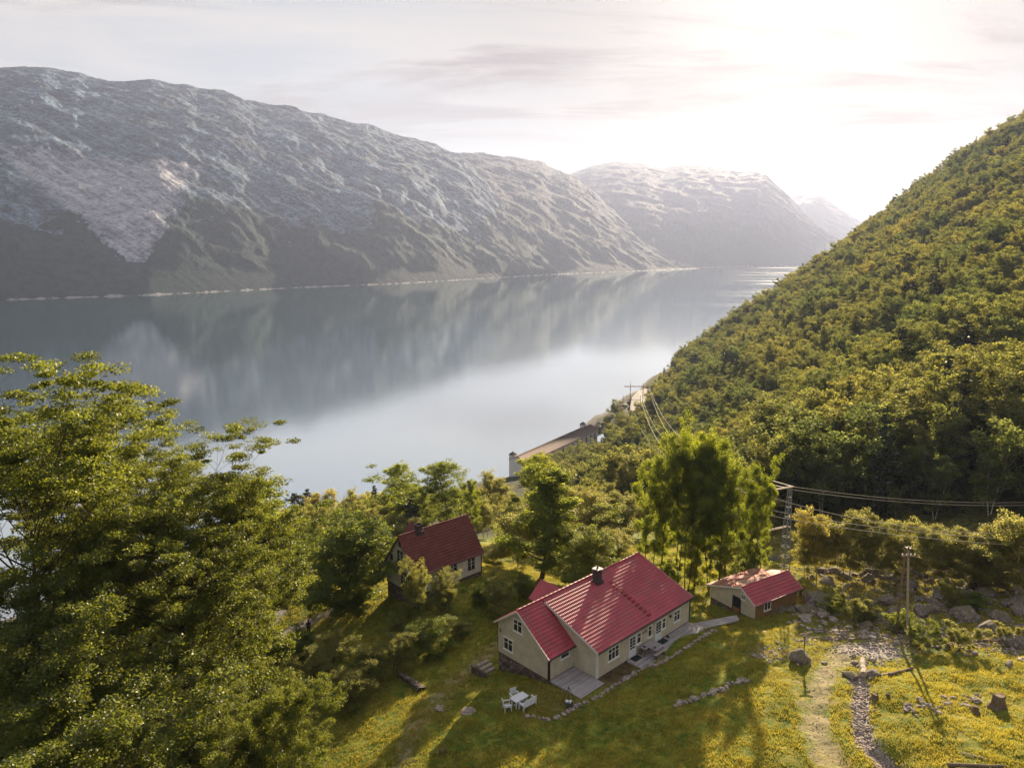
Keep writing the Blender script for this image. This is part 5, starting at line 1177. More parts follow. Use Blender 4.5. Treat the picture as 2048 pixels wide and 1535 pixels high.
def build_tree(name, seed, H, R, th, prof, nl=26, sub=7, clump=.8, nleaf=34, ls=.16, lmat=None, bmat=None, stems=1, r0=.22, flat=.55, elev=(15, 65), inner=.25, lean=0.0, twig=3, spread=.0, curve=.3, rag=.22):
    """returns (trunk mesh, crown mesh). prof: list of (t, radius fraction) over the crown height"""
    rs = np.random.RandomState(seed); TV = []; TF = []; k0 = 0; C_ = []; CW = []
    def add(P, R_, n=5):
        nonlocal k0
        V, F = tube(P, R_, n); TV.append(V); TF.append(F+k0); k0 += len(V)
    for st in range(stems):
        a0 = rs.uniform(0, 6.3)+st*2.4; off = np.array([math.cos(a0), math.sin(a0), 0])*(spread*(st > 0 or stems > 1))
        hh = H*(1 if st == 0 else rs.uniform(.75, .96)); base = off*.35+np.array([0, 0, -.6])
        tr = [base]; m = 10
        dirv = np.array([off[0]*1.2/H+lean, off[1]*1.2/H, 1.0])
        for k in range(m):
            dirv = dirv+rs.normal(0, .05, 3); dirv[2] = abs(dirv[2]); dirv /= np.linalg.norm(dirv); tr.append(tr[-1]+dirv*(hh*.93+.6)/m)
        tr = np.array(tr); tt = np.linspace(0, 1, m+1); rr0 = r0/math.sqrt(stems)*(1-.85*tt)
        add(tr, rr0, 8)
        nn = max(6, nl//stems)
        for i in range(nn):
            q = (i+rs.uniform(.1, .9))/nn; z = th*H+(hh*.96-th*H)*q
            t_ = min(1, (z+.6)/(hh*.93+.6)); p = np.array([np.interp(t_, tt, tr[:, k]) for k in range(3)])
            rad = R*np.interp(q, [a for a, b in prof], [b for a, b in prof])*rs.uniform(.62, 1.2)*(1+rag*math.sin(i*2.399*2+q*9+seed))
            az = i*2.399+rs.uniform(-.5, .5)+a0; el = math.radians(np.interp(q, [0, 1], elev)+rs.uniform(-10, 10))
            d = np.array([math.cos(az)*math.cos(el), math.sin(az)*math.cos(el), math.sin(el)]); ln = rad/max(.35, math.cos(el))
            P = limb(p, d, ln, 6, rs, (0, 0, curve), .16); rb = np.interp(t_, tt, rr0)*.55
            add(P, np.linspace(rb, .012, 7), 5)
            ns = max(3, int(sub*(.5+ln/R)))
            for j in range(ns):
                f = rs.uniform(.28, 1.0); k = f*6; i0 = min(5, int(k)); pb = P[i0]*(1-(k-i0))+P[i0+1]*(k-i0)
                a2 = rs.uniform(0, 6.3); d2 = (P[i0+1]-P[i0]); d2 /= np.linalg.norm(d2)+1e-9; d2 = d2*.6+np.array([math.cos(a2), math.sin(a2), rs.uniform(-.25, .55)])*.8
                l2 = ln*rs.uniform(.16, .38)*(1.25-f*.5); P2 = limb(pb, d2, l2, twig, rs, (0, 0, .1), .2); add(P2, np.linspace(rb*.3*(1-f*.6)+.006, .005, twig+1), 3)
                C_.append(P2[-1]); CW.append(1.0)
                if rs.rand() < .45: C_.append(P2[len(P2)//2]); CW.append(.6)
            C_.append(P[-1]); CW.append(1.1)
        for j in range(5): C_.append(tr[-1]+rs.normal(0, clump*.5, 3)); CW.append(.9)
    C_ = np.array(C_); CW = np.array(CW)
    cnt = np.maximum(4, (nleaf*CW*rs.uniform(.6, 1.4, len(C_))).astype(int)); idx = np.repeat(np.arange(len(C_)), cnt)
    g = rs.normal(size=(len(idx), 3)); g /= np.linalg.norm(g, axis=1)[:, None]; g *= (rs.rand(len(idx))**.5)[:, None]
    cs = clump*CW*rs.uniform(.7, 1.3, len(C_)); pos = C_[idx]+g*cs[idx][:, None]*np.array([1, 1, flat])
    pos[:, 2] = np.maximum(pos[:, 2], .15)
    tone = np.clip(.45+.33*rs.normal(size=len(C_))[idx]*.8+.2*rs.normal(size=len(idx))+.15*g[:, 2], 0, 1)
    tm = np_mesh('trunk', np.concatenate(TV), np.concatenate(TF), bmat or M['bark'], True)
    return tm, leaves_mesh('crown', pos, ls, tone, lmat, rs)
def build_conifer(seed, H, R, th, ls=.2, lmat=None, dens=1.0, pine=False):
    rs = np.random.RandomState(seed); TV = []; TF = []; k0 = 0; pos = []
    tr = np.array([(rs.normal(0, .02)*k, rs.normal(0, .02)*k, -.5+(H+.5)*k/8) for k in range(9)]); V, F = tube(tr, np.linspace(.17*H/9, .02, 9), 7); TV.append(V); TF.append(F); k0 = len(V)
    z = th*H
    while z < H*.985:
        q = (z-th*H)/(H*(1-th)); rad = R*((1-q)**.85+.04) if not pine else R*(.55+.6*math.sin(q*2.6))*(1-q**3)
        for b in range(rs.randint(4, 7)):
            a = rs.uniform(0, 6.3); l = rad*rs.uniform(.7, 1.15); el = math.radians(-12+50*q+(15 if pine else 0))
            P = limb((tr[int(min(8, (z+.5)/(H+.5)*8))][0], tr[int(min(8, (z+.5)/(H+.5)*8))][1], z), (math.cos(a)*math.cos(el), math.sin(a)*math.cos(el), math.sin(el)), l, 4, rs, (0, 0, .18), .06)
            V, F = tube(P, np.linspace(.03, .006, 5), 3); TV.append(V); TF.append(F+k0); k0 += len(V)
            n = int(l*38*dens); f = rs.uniform(.15 if not pine else .5, 1, n)*4; i0 = np.minimum(3, f.astype(int)); p = P[i0]+(P[i0+1]-P[i0])*(f-i0)[:, None]
            w = .10+.16*(l)*(1-f/4.2)
            pos.append(p+rs.normal(size=(n, 3))*np.c_[w, w, w*.35 if not pine else w*.8])
        z += H*(.045 if not pine else .06)*rs.uniform(.7, 1.3)
    pos = np.concatenate(pos); tone = np.clip(rs.normal(.45, .25, len(pos)), 0, 1)
    return np_mesh('trunk', np.concatenate(TV), np.concatenate(TF), M['bark'], True), leaves_mesh('crown', pos, ls, tone, lmat, rs, .25, .45)

OVAL = [(0, .45), (.15, .85), (.4, 1.0), (.7, .8), (.9, .45), (1, .15)]
ROUND = [(0, .6), (.2, .95), (.5, 1.0), (.8, .75), (1, .3)]
CONE = [(0, .8), (.15, 1.0), (.4, .8), (.7, .5), (.9, .25), (1, .08)]
UMB = [(0, .35), (.3, .7), (.6, 1.0), (.85, .95), (1, .5)]
TALL = [(0, .35), (.2, .75), (.5, 1.0), (.8, .8), (1, .3)]
# prototypes: unit height 10 m (name, meshes, crown radius)
PR = {}
def norm(t):
    """keep the meshes, replace nominal height and radius by the measured ones"""
    n = len(t[1].vertices); a = np.empty(n*3, np.float32); t[1].vertices.foreach_get('co', a); a = a.reshape(-1, 3)
    return (t[0], t[1], float(np.percentile(a[:, 2], 99.0)), float(np.percentile(np.hypot(a[:, 0], a[:, 1]), 95)))
def scaled_tree(key, name, label, cat, P, H, R, group=None, rz=None):
    tm, cm, h0, r0 = PR[key]
    t = thing(name, label, cat, P, rr.uniform(0, 6.3) if rz is None else rz, group)
    t.scale = (R/r0, R/r0, H/h0)
    mkobj('trunk', tm, t); mkobj('crown', cm, t); return t
PR['ash1'] = build_tree('ash', 11, 24, 8.5, .18, UMB, nl=54, sub=11, clump=.95, nleaf=215, ls=.185, rag=.1, lmat=LF['big'], r0=.42, flat=.34, elev=(5, 58), curve=.25)+(24, 8.5)
PR['ash2'] = build_tree('ash', 12, 20, 7.0, .12, ROUND, nl=50, sub=12, clump=.9, nleaf=190, ls=.18, rag=.1, lmat=LF['big'], r0=.34, flat=.36, elev=(0, 60), stems=2, spread=1.2)+(20, 7.0)
PR['broad1'] = build_tree('broad', 21, 12, 4.6, .14, ROUND, nl=38, sub=8, clump=.75, nleaf=105, ls=.22, lmat=LF['green'], r0=.26, flat=.55)+(12, 4.6)
PR['broad2'] = build_tree('broad', 22, 12, 3.6, .12, CONE, nl=44, sub=6, clump=.68, nleaf=95, ls=.22, lmat=LF['green'], r0=.24, flat=.6, elev=(5, 60))+(12, 3.6)
PR['aspen1'] = build_tree('aspen', 31, 15, 3.0, .20, TALL, nl=38, sub=6, clump=.74, nleaf=66, ls=.21, lmat=LF['green'], r0=.18, flat=.7, elev=(10, 60))+(15, 3.0)
PR['aspen2'] = build_tree('aspen', 32, 15, 2.8, .27, TALL, nl=34, sub=6, clump=.74, nleaf=66, ls=.21, lmat=LF['green'], r0=.16, flat=.7, elev=(15, 65), stems=2, spread=.8)+(15, 2.8)
PR['birch1'] = build_tree('birch', 41, 8, 2.5, .18, ROUND, nl=32, sub=7, clump=.6, nleaf=60, ls=.18, lmat=LF['birch'], bmat=M['palebark'], r0=.11, flat=.7, stems=3, spread=1.0)+(8, 2.5)
PR['birch2'] = build_tree('birch', 42, 8, 2.3, .15, OVAL, nl=32, sub=7, clump=.6, nleaf=60, ls=.18, lmat=LF['birch'], bmat=M['palebark'], r0=.10, flat=.7, stems=2, spread=.8, lean=.08)+(8, 2.3)
PR['apple1'] = build_tree('apple', 51, 4.2, 2.1, .18, ROUND, nl=24, sub=6, clump=.40, nleaf=75, ls=.12, lmat=LF['pale'], r0=.12, flat=.75, stems=3, spread=.9, elev=(10, 70))+(4.2, 2.1)
PR['apple2'] = build_tree('apple', 52, 4.2, 2.0, .12, OVAL, nl=24, sub=6, clump=.38, nleaf=70, ls=.12, lmat=LF['pale'], r0=.10, flat=.8, stems=2, spread=.6, elev=(5, 70), lean=.06)+(4.2, 2.0)
PR['dark1'] = build_tree('dark', 53, 4.2, 2.2, .12, ROUND, nl=26, sub=6, clump=.48, nleaf=85, ls=.14, lmat=LF['green'], r0=.12, flat=.75, stems=2, spread=.6)+(4.2, 2.2)
PR['bush1'] = build_tree('bush', 61, 2.0, 1.2, .03, ROUND, nl=22, sub=4, clump=.28, nleaf=60, ls=.11, lmat=LF['birch'], r0=.04, flat=.8, stems=3, spread=.6, elev=(20, 75))+(2.0, 1.2)
PR['bush2'] = build_tree('bush', 62, 2.0, 1.2, .03, OVAL, nl=20, sub=4, clump=.30, nleaf=60, ls=.12, lmat=LF['green'], r0=.04, flat=.8, stems=3, spread=.6, elev=(15, 75))+(2.0, 1.2)
PR['spruce'] = build_conifer(71, 9, 1.9, .08, .2, LF['conifer'], 2.6)+(9, 1.9)
PR['pine'] = build_conifer(72, 12, 2.0, .42, .2, LF['conifer'], 2.2, True)+(12, 2.0)
for k in range(4): PR['hill%d' % k] = build_tree('hill', 80+k, 8, 2.7, .12, (ROUND, OVAL, ROUND, TALL)[k], nl=24, sub=5, clump=.68, nleaf=28, ls=.30, lmat=LF['hill'], bmat=M['palebark'], r0=.11, flat=.75, twig=2, stems=2, spread=.7)+(8, 2.7)
PR['hillfir'] = build_conifer(91, 9, 1.7, .06, .42, LF['conifer'], .45)+(9, 1.7)

for k in list(PR): PR[k] = norm(PR[k])
def tree(key, name, label, px, top, w, base=None, s=None, group=None, cat='tree', rz=None, dx=0):
    """px: pixel column, top: pixel row of the top, w: crown width in pixels, base: pixel row of the foot or s: distance"""
    if base is not None: P = onground(px, base)
    else:
        P = ats(px, 800, s); P[2] = gz(P[0], P[1])
        for _ in range(3):
            # keep the foot in the same pixel column
            dep = P[1]*math.cos(PITCH)-(P[2]-100)*math.sin(PITCH); P[0] = (px-1024)/FPX*dep; P[2] = gz(P[0], P[1])
    r = ray(px, top); H = 100+r[2]/r[1]*P[1]-P[2]; dist = np.linalg.norm(P+np.array([0, 0, H/2])-np.array([0, 0, 100])); R = w*(1.0 if key[:4] in ('appl', 'dark', 'bush') or (px > 1560 and key[:4] == 'birc') else 1.25)*dist/FPX/2
    return scaled_tree(key, name, label, cat, P, max(H, .6)/.97, R*1.0, group, rz)

# foreground ash trees on the left
def at_xy(key, name, label, x, y, top_z, R, rz, group=None):
    z = gz(x, y); return scaled_tree(key, name, label, 'tree', (x, y, z), top_z-z, R, group, rz)
#@@FOREGROUND
at_xy('ash1', 'ash_tree', 'tallest big ash tree at the left edge of the picture', -32.5, 43.0, 92.6, 9.4, 0.4)
at_xy('ash1', 'ash_tree', 'broad big ash tree right of the tallest one with arching dark limbs', -23.0, 46.0, 86.0, 8.0, 2.1)
at_xy('ash2', 'ash_tree', 'lower leafy ash tree filling the bottom left corner', -23.5, 33.5, 81.0, 7.2, 1.0)
at_xy('ash2', 'ash_tree', 'leafy ash tree whose low branches reach over the sunlit lawn', -17.6, 37.5, 75.0, 4.4, 3.0)
at_xy('ash2', 'ash_tree', 'smallest leafy ash tree at the bottom edge nearest the open lawn', -13.2, 36.0, 76.6, 3.4, 5.1)
at_xy('ash2', 'ash_tree', 'ash tree behind the broad one with its rounded shoulder over the gravel path', -23.0, 56.0, 82.5, 6.4, 4.2)
at_xy('ash1', 'ash_tree', 'big ash tree farther back between the tallest one and the water', -36.0, 62.0, 86.0, 8.0, 5.0)

T = tree
T('broad2', 'broadleaf_tree', 'bright green pyramid shaped tree rising behind the big ashes', 540, 965, 150, s=98)
T('broad2', 'broadleaf_tree', 'smaller bright green tree at the left foot of the pyramid one', 590, 1060, 90, s=92)
T('broad1', 'broadleaf_tree', 'large spreading dark green tree left of the second house', 682, 1008, 190, base=1222)
T('broad1', 'broadleaf_tree', 'rounded green tree reaching towards the second house gable', 745, 1068, 44, base=1165)
T('pine', 'pine_tree', 'left of the two dark bare stemmed pines against the water', 597, 990, 34, s=170)
T('pine', 'pine_tree', 'right of the two dark bare stemmed pines against the water', 617, 984, 36, s=171)
T('birch1', 'birch_tree', 'pale feathery birch right of the two pines', 653, 993, 56, s=165)
T('birch2', 'birch_tree', 'thin drooping birch top against the bright water', 702, 985, 34, s=160)
T('broad2', 'broadleaf_tree', 'grey green tree left of the two dark spruces', 732, 1000, 36, s=150)
T('spruce', 'spruce_tree', 'taller of the two dark spruces', 750, 977, 30, s=150)
T('spruce', 'spruce_tree', 'shorter of the two dark spruces', 772, 989, 26, s=146)
T('birch1', 'birch_tree', 'pale yellow green bushy tree below the two spruces', 752, 1030, 46, s=118)
T('aspen1', 'aspen_tree', 'tall slim tree right behind the two spruces', 806, 937, 58, s=140)
T('broad2', 'broadleaf_tree', 'mid green tree right of the tall slim one', 836, 975, 60, s=130)
T('spruce', 'spruce_tree', 'dark spruce close behind the annex roof of the second house', 822, 1000, 50, s=112)
T('aspen1', 'aspen_tree', 'broad tall green tree behind the second house roof', 893, 938, 92, s=118)
T('aspen2', 'aspen_tree', 'green tree just left of the broad tall one behind the roof', 864, 970, 60, s=124)
T('aspen2', 'aspen_tree', 'slim tree over the right end of the second house roof', 955, 955, 48, s=108)
T('birch1', 'birch_tree', 'pale green tree between the slim one and the power station', 996, 950, 50, s=150)
T('birch2', 'birch_tree', 'pale bushy birch in front of the power station gable', 972, 978, 56, s=160)
T('aspen1', 'aspen_tree', 'bright green tree top just below the power station gable', 1074, 922, 78, s=112)
T('broad2', 'broadleaf_tree', 'tall bright green tree in the middle between the two houses', 1082, 952, 130, base=1156)
T('birch1', 'birch_tree', 'pale olive tree left of the tall middle tree', 1030, 1020, 90, base=1130)
T('broad1', 'broadleaf_tree', 'round grey green tree behind the farmhouse chimney', 1160, 1040, 118, base=1178)
T('birch2', 'birch_tree', 'light green birch behind the round grey green tree', 1188, 988, 84, s=100)
T('birch1', 'birch_tree', 'brownish sparse birch left of the tall aspens', 1238, 1000, 84, s=96)
T('birch2', 'birch_tree', 'small brownish birch above the farmhouse ridge', 1225, 1060, 60, s=86)
for k, (px, top, w, base, lab) in enumerate(((1296, 900, 86, 1168, 'leftmost tall aspen with its lower crown'), (1322, 880, 70, 1165, 'aspen third tallest from the left'), (1350, 864, 84, 1172, 'tallest aspen of the grove'), (1388, 884, 86, 1178, 'broad aspen just right of the tallest'),
        (1420, 880, 84, 1180, 'aspen in the middle of the grove with pale trunk'), (1450, 895, 80, 1176, 'aspen right of the middle one'), (1478, 918, 72, 1170, 'rounded aspen near the right end of the grove'), (1504, 962, 46, 1162, 'rightmost aspen overhanging the short pylon'), (1370, 930, 90, 1190, 'dark aspen at the front of the grove'), (1435, 950, 90, 1194, 'aspen nearest the farmhouse gable end'))):
    T('aspen1' if k % 2 else 'aspen2', 'aspen_tree', lab+' behind the farmhouse', px, top, w, base=base, rz=k*1.1)
for k, (px, top, w, base) in enumerate(((1300, 1120, 50, 1165), (1350, 1115, 60, 1172), (1400, 1110, 60, 1182), (1470, 1120, 60, 1170), (1500, 1090, 60, 1160))):
    T('bush2', 'shrub', 'bright green shrub growing between the aspen trunks', px, top, w, base=base, group='shrubs under the aspens', cat='shrub')
for k, (px, top, w, base, lab) in enumerate(((1612, 1052, 56, 1148, 'leftmost pale birch just right of the lattice pylon'), (1640, 1030, 84, 1152, 'pale birch second right of the lattice pylon'), (1690, 1032, 92, 1156, 'cream leaved birch in the middle of the row'), (1735, 1044, 84, 1158, 'cream leaved birch left of the twin pole top'), (1782, 1062, 70, 1152, 'birch directly left of the twin pole'),
        (1850, 1046, 80, 1162, 'taller green birch right of the twin pole'), (1885, 1080, 80, 1168, 'leaning birch above the pale bush'), (1930, 1072, 92, 1174, 'wide pale birch near the right'), (1985, 1060, 90, 1180, 'pale birch second from the right edge'), (2030, 1028, 120, 1186, 'tallest birch cut by the right edge'), (1965, 1110, 80, 1186, 'low birch in front of the right hand row'))):
    T('birch1' if k % 2 else 'birch2', 'birch_tree', lab, px, top, w, base=base, rz=k*1.7)
for k, (px, top, w, base, lab) in enumerate(((1905, 1160, 48, 1214, 'upright pale bush in the boulder field under the birches'), (1943, 1186, 46, 1216, 'round bright green bush right of the upright pale one'), (1708, 1196, 66, 1242, 'pale spreading bush between the big boulder and the pole'), (1660, 1190, 46, 1228, 'green bush right beside the big brown boulder'), (1916, 1246, 60, 1292, 'bright green bush above the rubble bank'), (1795, 1216, 46, 1262, 'bush between the legs of the twin pole'),
        (1735, 1212, 46, 1244, 'small bush left of the twin pole'), (1850, 1250, 56, 1290, 'low yellow green bush right of the twin pole foot'), (2008, 1246, 40, 1280, 'thin green bush beside the tall brownish boulder'), (1600, 1166, 16, 1192, 'tiny yellow bush at the back corner of the shed'))):
    T('bush1' if k % 2 == 0 else 'bush2', 'shrub', lab, px, top, w, base=base, cat='shrub')
for k, (px, top, w, base, key, lab) in enumerate(((850, 1122, 84, 1250, 'apple1', 'tallest pale fruit tree in front of the second house'), (888, 1140, 60, 1222, 'apple2', 'pale fruit tree reaching right in front of the second house windows'), (1000, 1158, 76, 1232, 'apple2', 'fruit tree between the houses left of the farmhouse ridge'), (1045, 1146, 56, 1196, 'dark1', 'dark fruit tree just beyond the farmhouse ridge'), (960, 1168, 44, 1212, 'dark1', 'small dark fruit tree beside the second house corner'),
        (870, 1245, 90, 1306, 'dark1', 'dark fruit tree in shade above the stone pit wall'), (800, 1222, 60, 1275, 'apple2', 'sparse fruit tree on the sunny bank'), (785, 1280, 92, 1352, 'apple1', 'pale fruit tree with dark stems above the pit wall'), (735, 1288, 84, 1370, 'apple2', 'pale fruit tree second left of the pit wall'), (690, 1330, 110, 1405, 'apple1', 'wide pale fruit tree nearest the lower lawn'), (640, 1300, 90, 1378, 'apple2', 'pale fruit tree beside the big ash leaves'), (600, 1262, 74, 1320, 'dark1', 'round dark bushy fruit tree left of the sunny bank'),
        (660, 1260, 60, 1325, 'apple1', 'pale fruit tree behind the wide one'), (583, 1162, 60, 1234, 'apple1', 'old knotted fruit tree between the two gravel paths'), (627, 1172, 56, 1230, 'dark1', 'small fruit tree with a pale trunk between the paths'), (690, 1180, 70, 1238, 'dark1', 'dark rounded shrub tree right of the pale trunk'), (722, 1186, 50, 1230, 'dark1', 'dark bush below the second house gable'), (738, 1132, 44, 1160, 'dark1', 'small dark bush left of the second house wall'), (985, 1090, 60, 1130, 'birch1', 'pale bushy tree at the right wall of the second house'), (920, 1240, 50, 1275, 'apple2', 'thin fruit tree on the shaded slope left of the farmhouse'))):
    T(key, 'fruit_tree' if key != 'birch1' else 'birch_tree', lab, px, top, w, base=base, rz=k*2.3)
# wooded slope between the houses and the shore
rw = random.Random(9)
for k in range(150):
    px = rw.uniform(430, 1560); s = rw.uniform(98, 240); key = rw.choice(['birch1', 'birch2', 'birch1', 'hill0', 'hill2', 'broad2'])
    P = ats(px, 800, s); z = gz(P[0], P[1])
    if z < 3: continue
    if px > 1250 and s > 150: continue
    if px < 1000 and 700 < px and s < 106: continue
    h = rw.uniform(4, 8.5) if px > 640 else rw.uniform(6, 10)
    if 985 < px < 1100 and s > 150: h = min(h, 4.5)
    dep = P[1]*math.cos(PITCH)-(z-100)*math.sin(PITCH); x = (px-1024)/FPX*dep; z = gz(x, P[1])
    scaled_tree(key, 'slope_tree', 'pale green tree in the loose wood on the slope down to the water', 'tree', (x, P[1], z), h, rw.uniform(2.0, 3.3), 'trees on the slope below the houses')

# the wooded hillside
def hill_forest():
    rs = np.random.RandomState(17); st = 4.9
    gx, gy = np.meshgrid(np.arange(12, 640, st), np.arange(92, 800, st)); X = np.c_[gx.ravel(), gy.ravel()]+rs.uniform(-st*.48, st*.48, (gx.size, 2))
    Z = height(X); P = np.c_[X, Z]
    dep = X[:, 1]*math.cos(PITCH)-(Z-100)*math.sin(PITCH); px = 1024+FPX*X[:, 0]/dep; py = 767.5-FPX*((Z-100)*math.cos(PITCH)+X[:, 1]*math.sin(PITCH))/dep
    foot = np.interp(px, [1080, 1150, 1250, 1400, 1550, 1700, 2048, 2300], [975, 1010, 1020, 1035, 1045, 1052, 1060, 1062])
    dist = np.hypot(X[:, 0], X[:, 1])
    k = (py < foot) & (Z > 1.2) & (px > 1085) & (px < 2250)
    # keep clear of the power station, its yard and the cable gap
    d = np.array([.545, .84]); dd_ = X-np.array([2.6, 306.5]); u = dd_@d; v = dd_@np.array([d[1], -d[0]])
    k &= ~((u > -4) & (u < 76) & (np.abs(v) < 9)); k &= ~((px > 1255) & (px < 1300) & (py > 785) & (py < 826)); k &= ~((np.abs(px-1272) < 26) & (np.abs(py-822) < 16))
    sil = np.interp(px, [1085, 1185, 1225, 1262, 1292, 1330, 1400], [905, 858, 828, 838, 796, 756, 700]); k &= (py > sil+13*400/np.maximum(np.hypot(X[:, 0], X[:, 1]), 100)) | (px > 1345)
    k &= rs.rand(len(X)) > np.clip((dist-320)/900, 0, .45)
    P = P[k]; dist = dist[k]; px = px[k]; py = py[k]
    o = np.argsort(dist); P = P[o]; dist = dist[o]
    H = (4.5+7.5*rs.rand(len(P))**1.3)*(1+.25*fbm(P[:, :2]/40, 2, 91)); H[dist > 350] *= 1.1; H *= 1+.35*np.clip((230-dist)/120, 0, 1); Rr = H*rs.uniform(.26, .44, len(P)); kind = rs.randint(0, 4, len(P)); fir = rs.rand(len(P)) < .06+.10*(fbm(P[:, :2]/60, 2, 95) > .15); kind[fir] = 4
    keys = ['hill0', 'hill1', 'hill2', 'hill3', 'hillfir']; rot = rs.uniform(0, 6.3, len(P))
    nI = 210
    for i in range(nI):
        key = keys[kind[i]]; fr = key == 'hillfir'
        r_ = Rr[i]*(.6 if fr else 1)
        scaled_tree(key, 'fir_tree' if fr else 'hillside_tree', 'dark narrow fir among the pale trees low on the wooded hillside' if fr else 'bushy pale green tree low on the wooded hillside', 'tree', P[i], H[i], r_, 'firs on the lower hillside' if fr else 'trees on the lower hillside', rot[i])
    # the rest of the wood: one object, instancing the prototypes on a point cloud
    me = bpy.data.meshes.new('hillside_forest'); Q = P[nI:]; me.vertices.add(len(Q)); me.vertices.foreach_set('co', Q.astype(np.float32).ravel())
    hh = np.array([PR[q][2] for q in keys])[kind[nI:]]; r9 = np.array([PR[q][3] for q in keys])[kind[nI:]]; sc = np.stack([Rr[nI:]/r9, Rr[nI:]/r9, H[nI:]/hh], 1); fr = kind[nI:] == 4; sc[fr, :2] *= .85
    for nm, dat, tp in (('tscale', sc, 'FLOAT_VECTOR'), ('trot', np.c_[rs.normal(0, .05, len(Q)), rs.normal(0, .05, len(Q)), rot[nI:]], 'FLOAT_VECTOR')):
        a = me.attributes.new(nm, tp, 'POINT'); a.data.foreach_set('vector', dat.astype(np.float32).ravel())
    a = me.attributes.new('tkind', 'INT', 'POINT'); a.data.foreach_set('value', kind[nI:].astype(np.int32))
    ob = mkobj('hillside_forest', me); tag(ob, 'dense golden green wood covering the upper hillside', kind='stuff')
    ng = bpy.data.node_groups.new('forest_scatter', 'GeometryNodeTree')
    ng.interface.new_socket('Geometry', in_out='INPUT', socket_type='NodeSocketGeometry'); ng.interface.new_socket('Geometry', in_out='OUTPUT', socket_type='NodeSocketGeometry')
    gi = ng.nodes.new('NodeGroupInput'); go = ng.nodes.new('NodeGroupOutput'); jn = ng.nodes.new('GeometryNodeJoinGeometry')
    def named(nm, tp):
        n = ng.nodes.new('GeometryNodeInputNamedAttribute'); n.data_type = tp; n.inputs['Name'].default_value = nm; return n.outputs['Attribute']
    s_ = named('tscale', 'FLOAT_VECTOR'); r_ = named('trot', 'FLOAT_VECTOR'); k_ = named('tkind', 'INT')
    e2r = ng.nodes.new('FunctionNodeEulerToRotation'); ng.links.new(r_, e2r.inputs[0])
    for i, key in enumerate(keys):
        crown = next(o for o in C.objects if o.type == 'MESH' and o.data == PR[key][1]); trunk = next(o for o in C.objects if o.type == 'MESH' and o.data == PR[key][0])
        cmp = ng.nodes.new('FunctionNodeCompare'); cmp.data_type = 'INT'; cmp.operation = 'EQUAL'; ng.links.new(k_, cmp.inputs[2]); cmp.inputs[3].default_value = i
        for ob_ in (crown, trunk):
            oi = ng.nodes.new('GeometryNodeObjectInfo'); oi.transform_space = 'ORIGINAL'; oi.inputs['Object'].default_value = ob_; oi.inputs['As Instance'].default_value = True
            ip = ng.nodes.new('GeometryNodeInstanceOnPoints'); ng.links.new(gi.outputs[0], ip.inputs['Points']); ng.links.new(cmp.outputs[0], ip.inputs['Selection']); ng.links.new(oi.outputs['Geometry'], ip.inputs['Instance'])
            ng.links.new(e2r.outputs[0], ip.inputs['Rotation']); ng.links.new(s_, ip.inputs['Scale']); ng.links.new(ip.outputs[0], jn.inputs[0])
    ng.links.new(jn.outputs[0], go.inputs[0])
    md = ob.modifiers.new('scatter', 'NODES'); md.node_group = ng
    print('hill trees', len(P))
hill_forest()

# labels that tell repeats apart: nearest landmark, side of it, size and a count along it
LM = [(1510, 1185, 'the shed'), (1812, 1190, 'the twin utility pole'), (1566, 1060, 'the lattice pylon'), (1605, 1290, 'the fingerpost'), (1940, 1232, 'the pale lichened boulder'), (1995, 1412, 'the big stump'), (1726, 1345, 'the log over the ditch'),
      (1195, 1150, 'the farmhouse chimney'), (1040, 930, 'the power station gable'), (1175, 850, 'the far turret'), (1272, 800, 'the portal pylon'), (870, 1080, 'the second house'), (1390, 1000, 'the tall aspens'), (2040, 1030, 'the tallest birch'), (1690, 1040, 'the birch row'), (1040, 1395, 'the garden table'), (1137, 1410, 'the fire tripod'),
      (1310, 1295, 'the corner table'), (1420, 1250, 'the plank walkway'), (1082, 1050, 'the tall middle tree'), (760, 1000, 'the two spruces'), (607, 1010, 'the two pines'), (1500, 1360, 'the end of the tumbled row'), (1352, 1408, 'the near end of the tumbled row'), (560, 1000, 'the pyramid shaped tree'), (2040, 800, 'the open slope'), (1750, 1396, 'the split stump')]
NUM = 'first second third fourth fifth sixth seventh eighth ninth tenth eleventh twelfth thirteenth fourteenth fifteenth sixteenth seventeenth eighteenth nineteenth twentieth'.split()
def relabel(group, noun, sizes):
    obs = [o for o in C.objects if o.parent is None and o.get('group') == group]; rows = []
    ss = sorted(max(o.scale) for o in obs)
    for o in obs:
        x, y, z = o.location; dep = y*math.cos(PITCH)-(z-100)*math.sin(PITCH)
        px = 1024+FPX*x/dep; py = 767.5-FPX*((z-100)*math.cos(PITCH)+y*math.sin(PITCH))/dep
        lm = min(LM, key=lambda q: (q[0]-px)**2+((q[1]-py)*1.3)**2); dx = px-lm[0]; dy = py-lm[1]
        side = ('just left of' if dx < 0 else 'just right of') if abs(dx) > abs(dy) else ('above' if dy < 0 else 'below')
        if abs(dx) > 150: side = 'far to the left of' if dx < 0 else 'far to the right of'
        q = ss.index(max(o.scale))/len(ss); rows.append((sizes[min(2, int(q*3))], side, lm[2], px, o))
    keys = {}
    for rw_ in rows: keys.setdefault(rw_[:3], []).append(rw_)
    for (sz, side, lm, *_), L_ in ((k, v) for k, v in keys.items()):
        L_.sort(key=lambda q: q[3])
        for i, q in enumerate(L_):
            if len(L_) == 1: lab = '%s %s %s %s' % (sz, noun, side, lm)
            elif i < 20: lab = '%s %s %s %s, %s from left' % (sz, noun, side, lm, NUM[i])
            else: lab = '%s %s %s %s, near the row end' % (sz, noun, side, lm)
            q[4]['label'] = lab
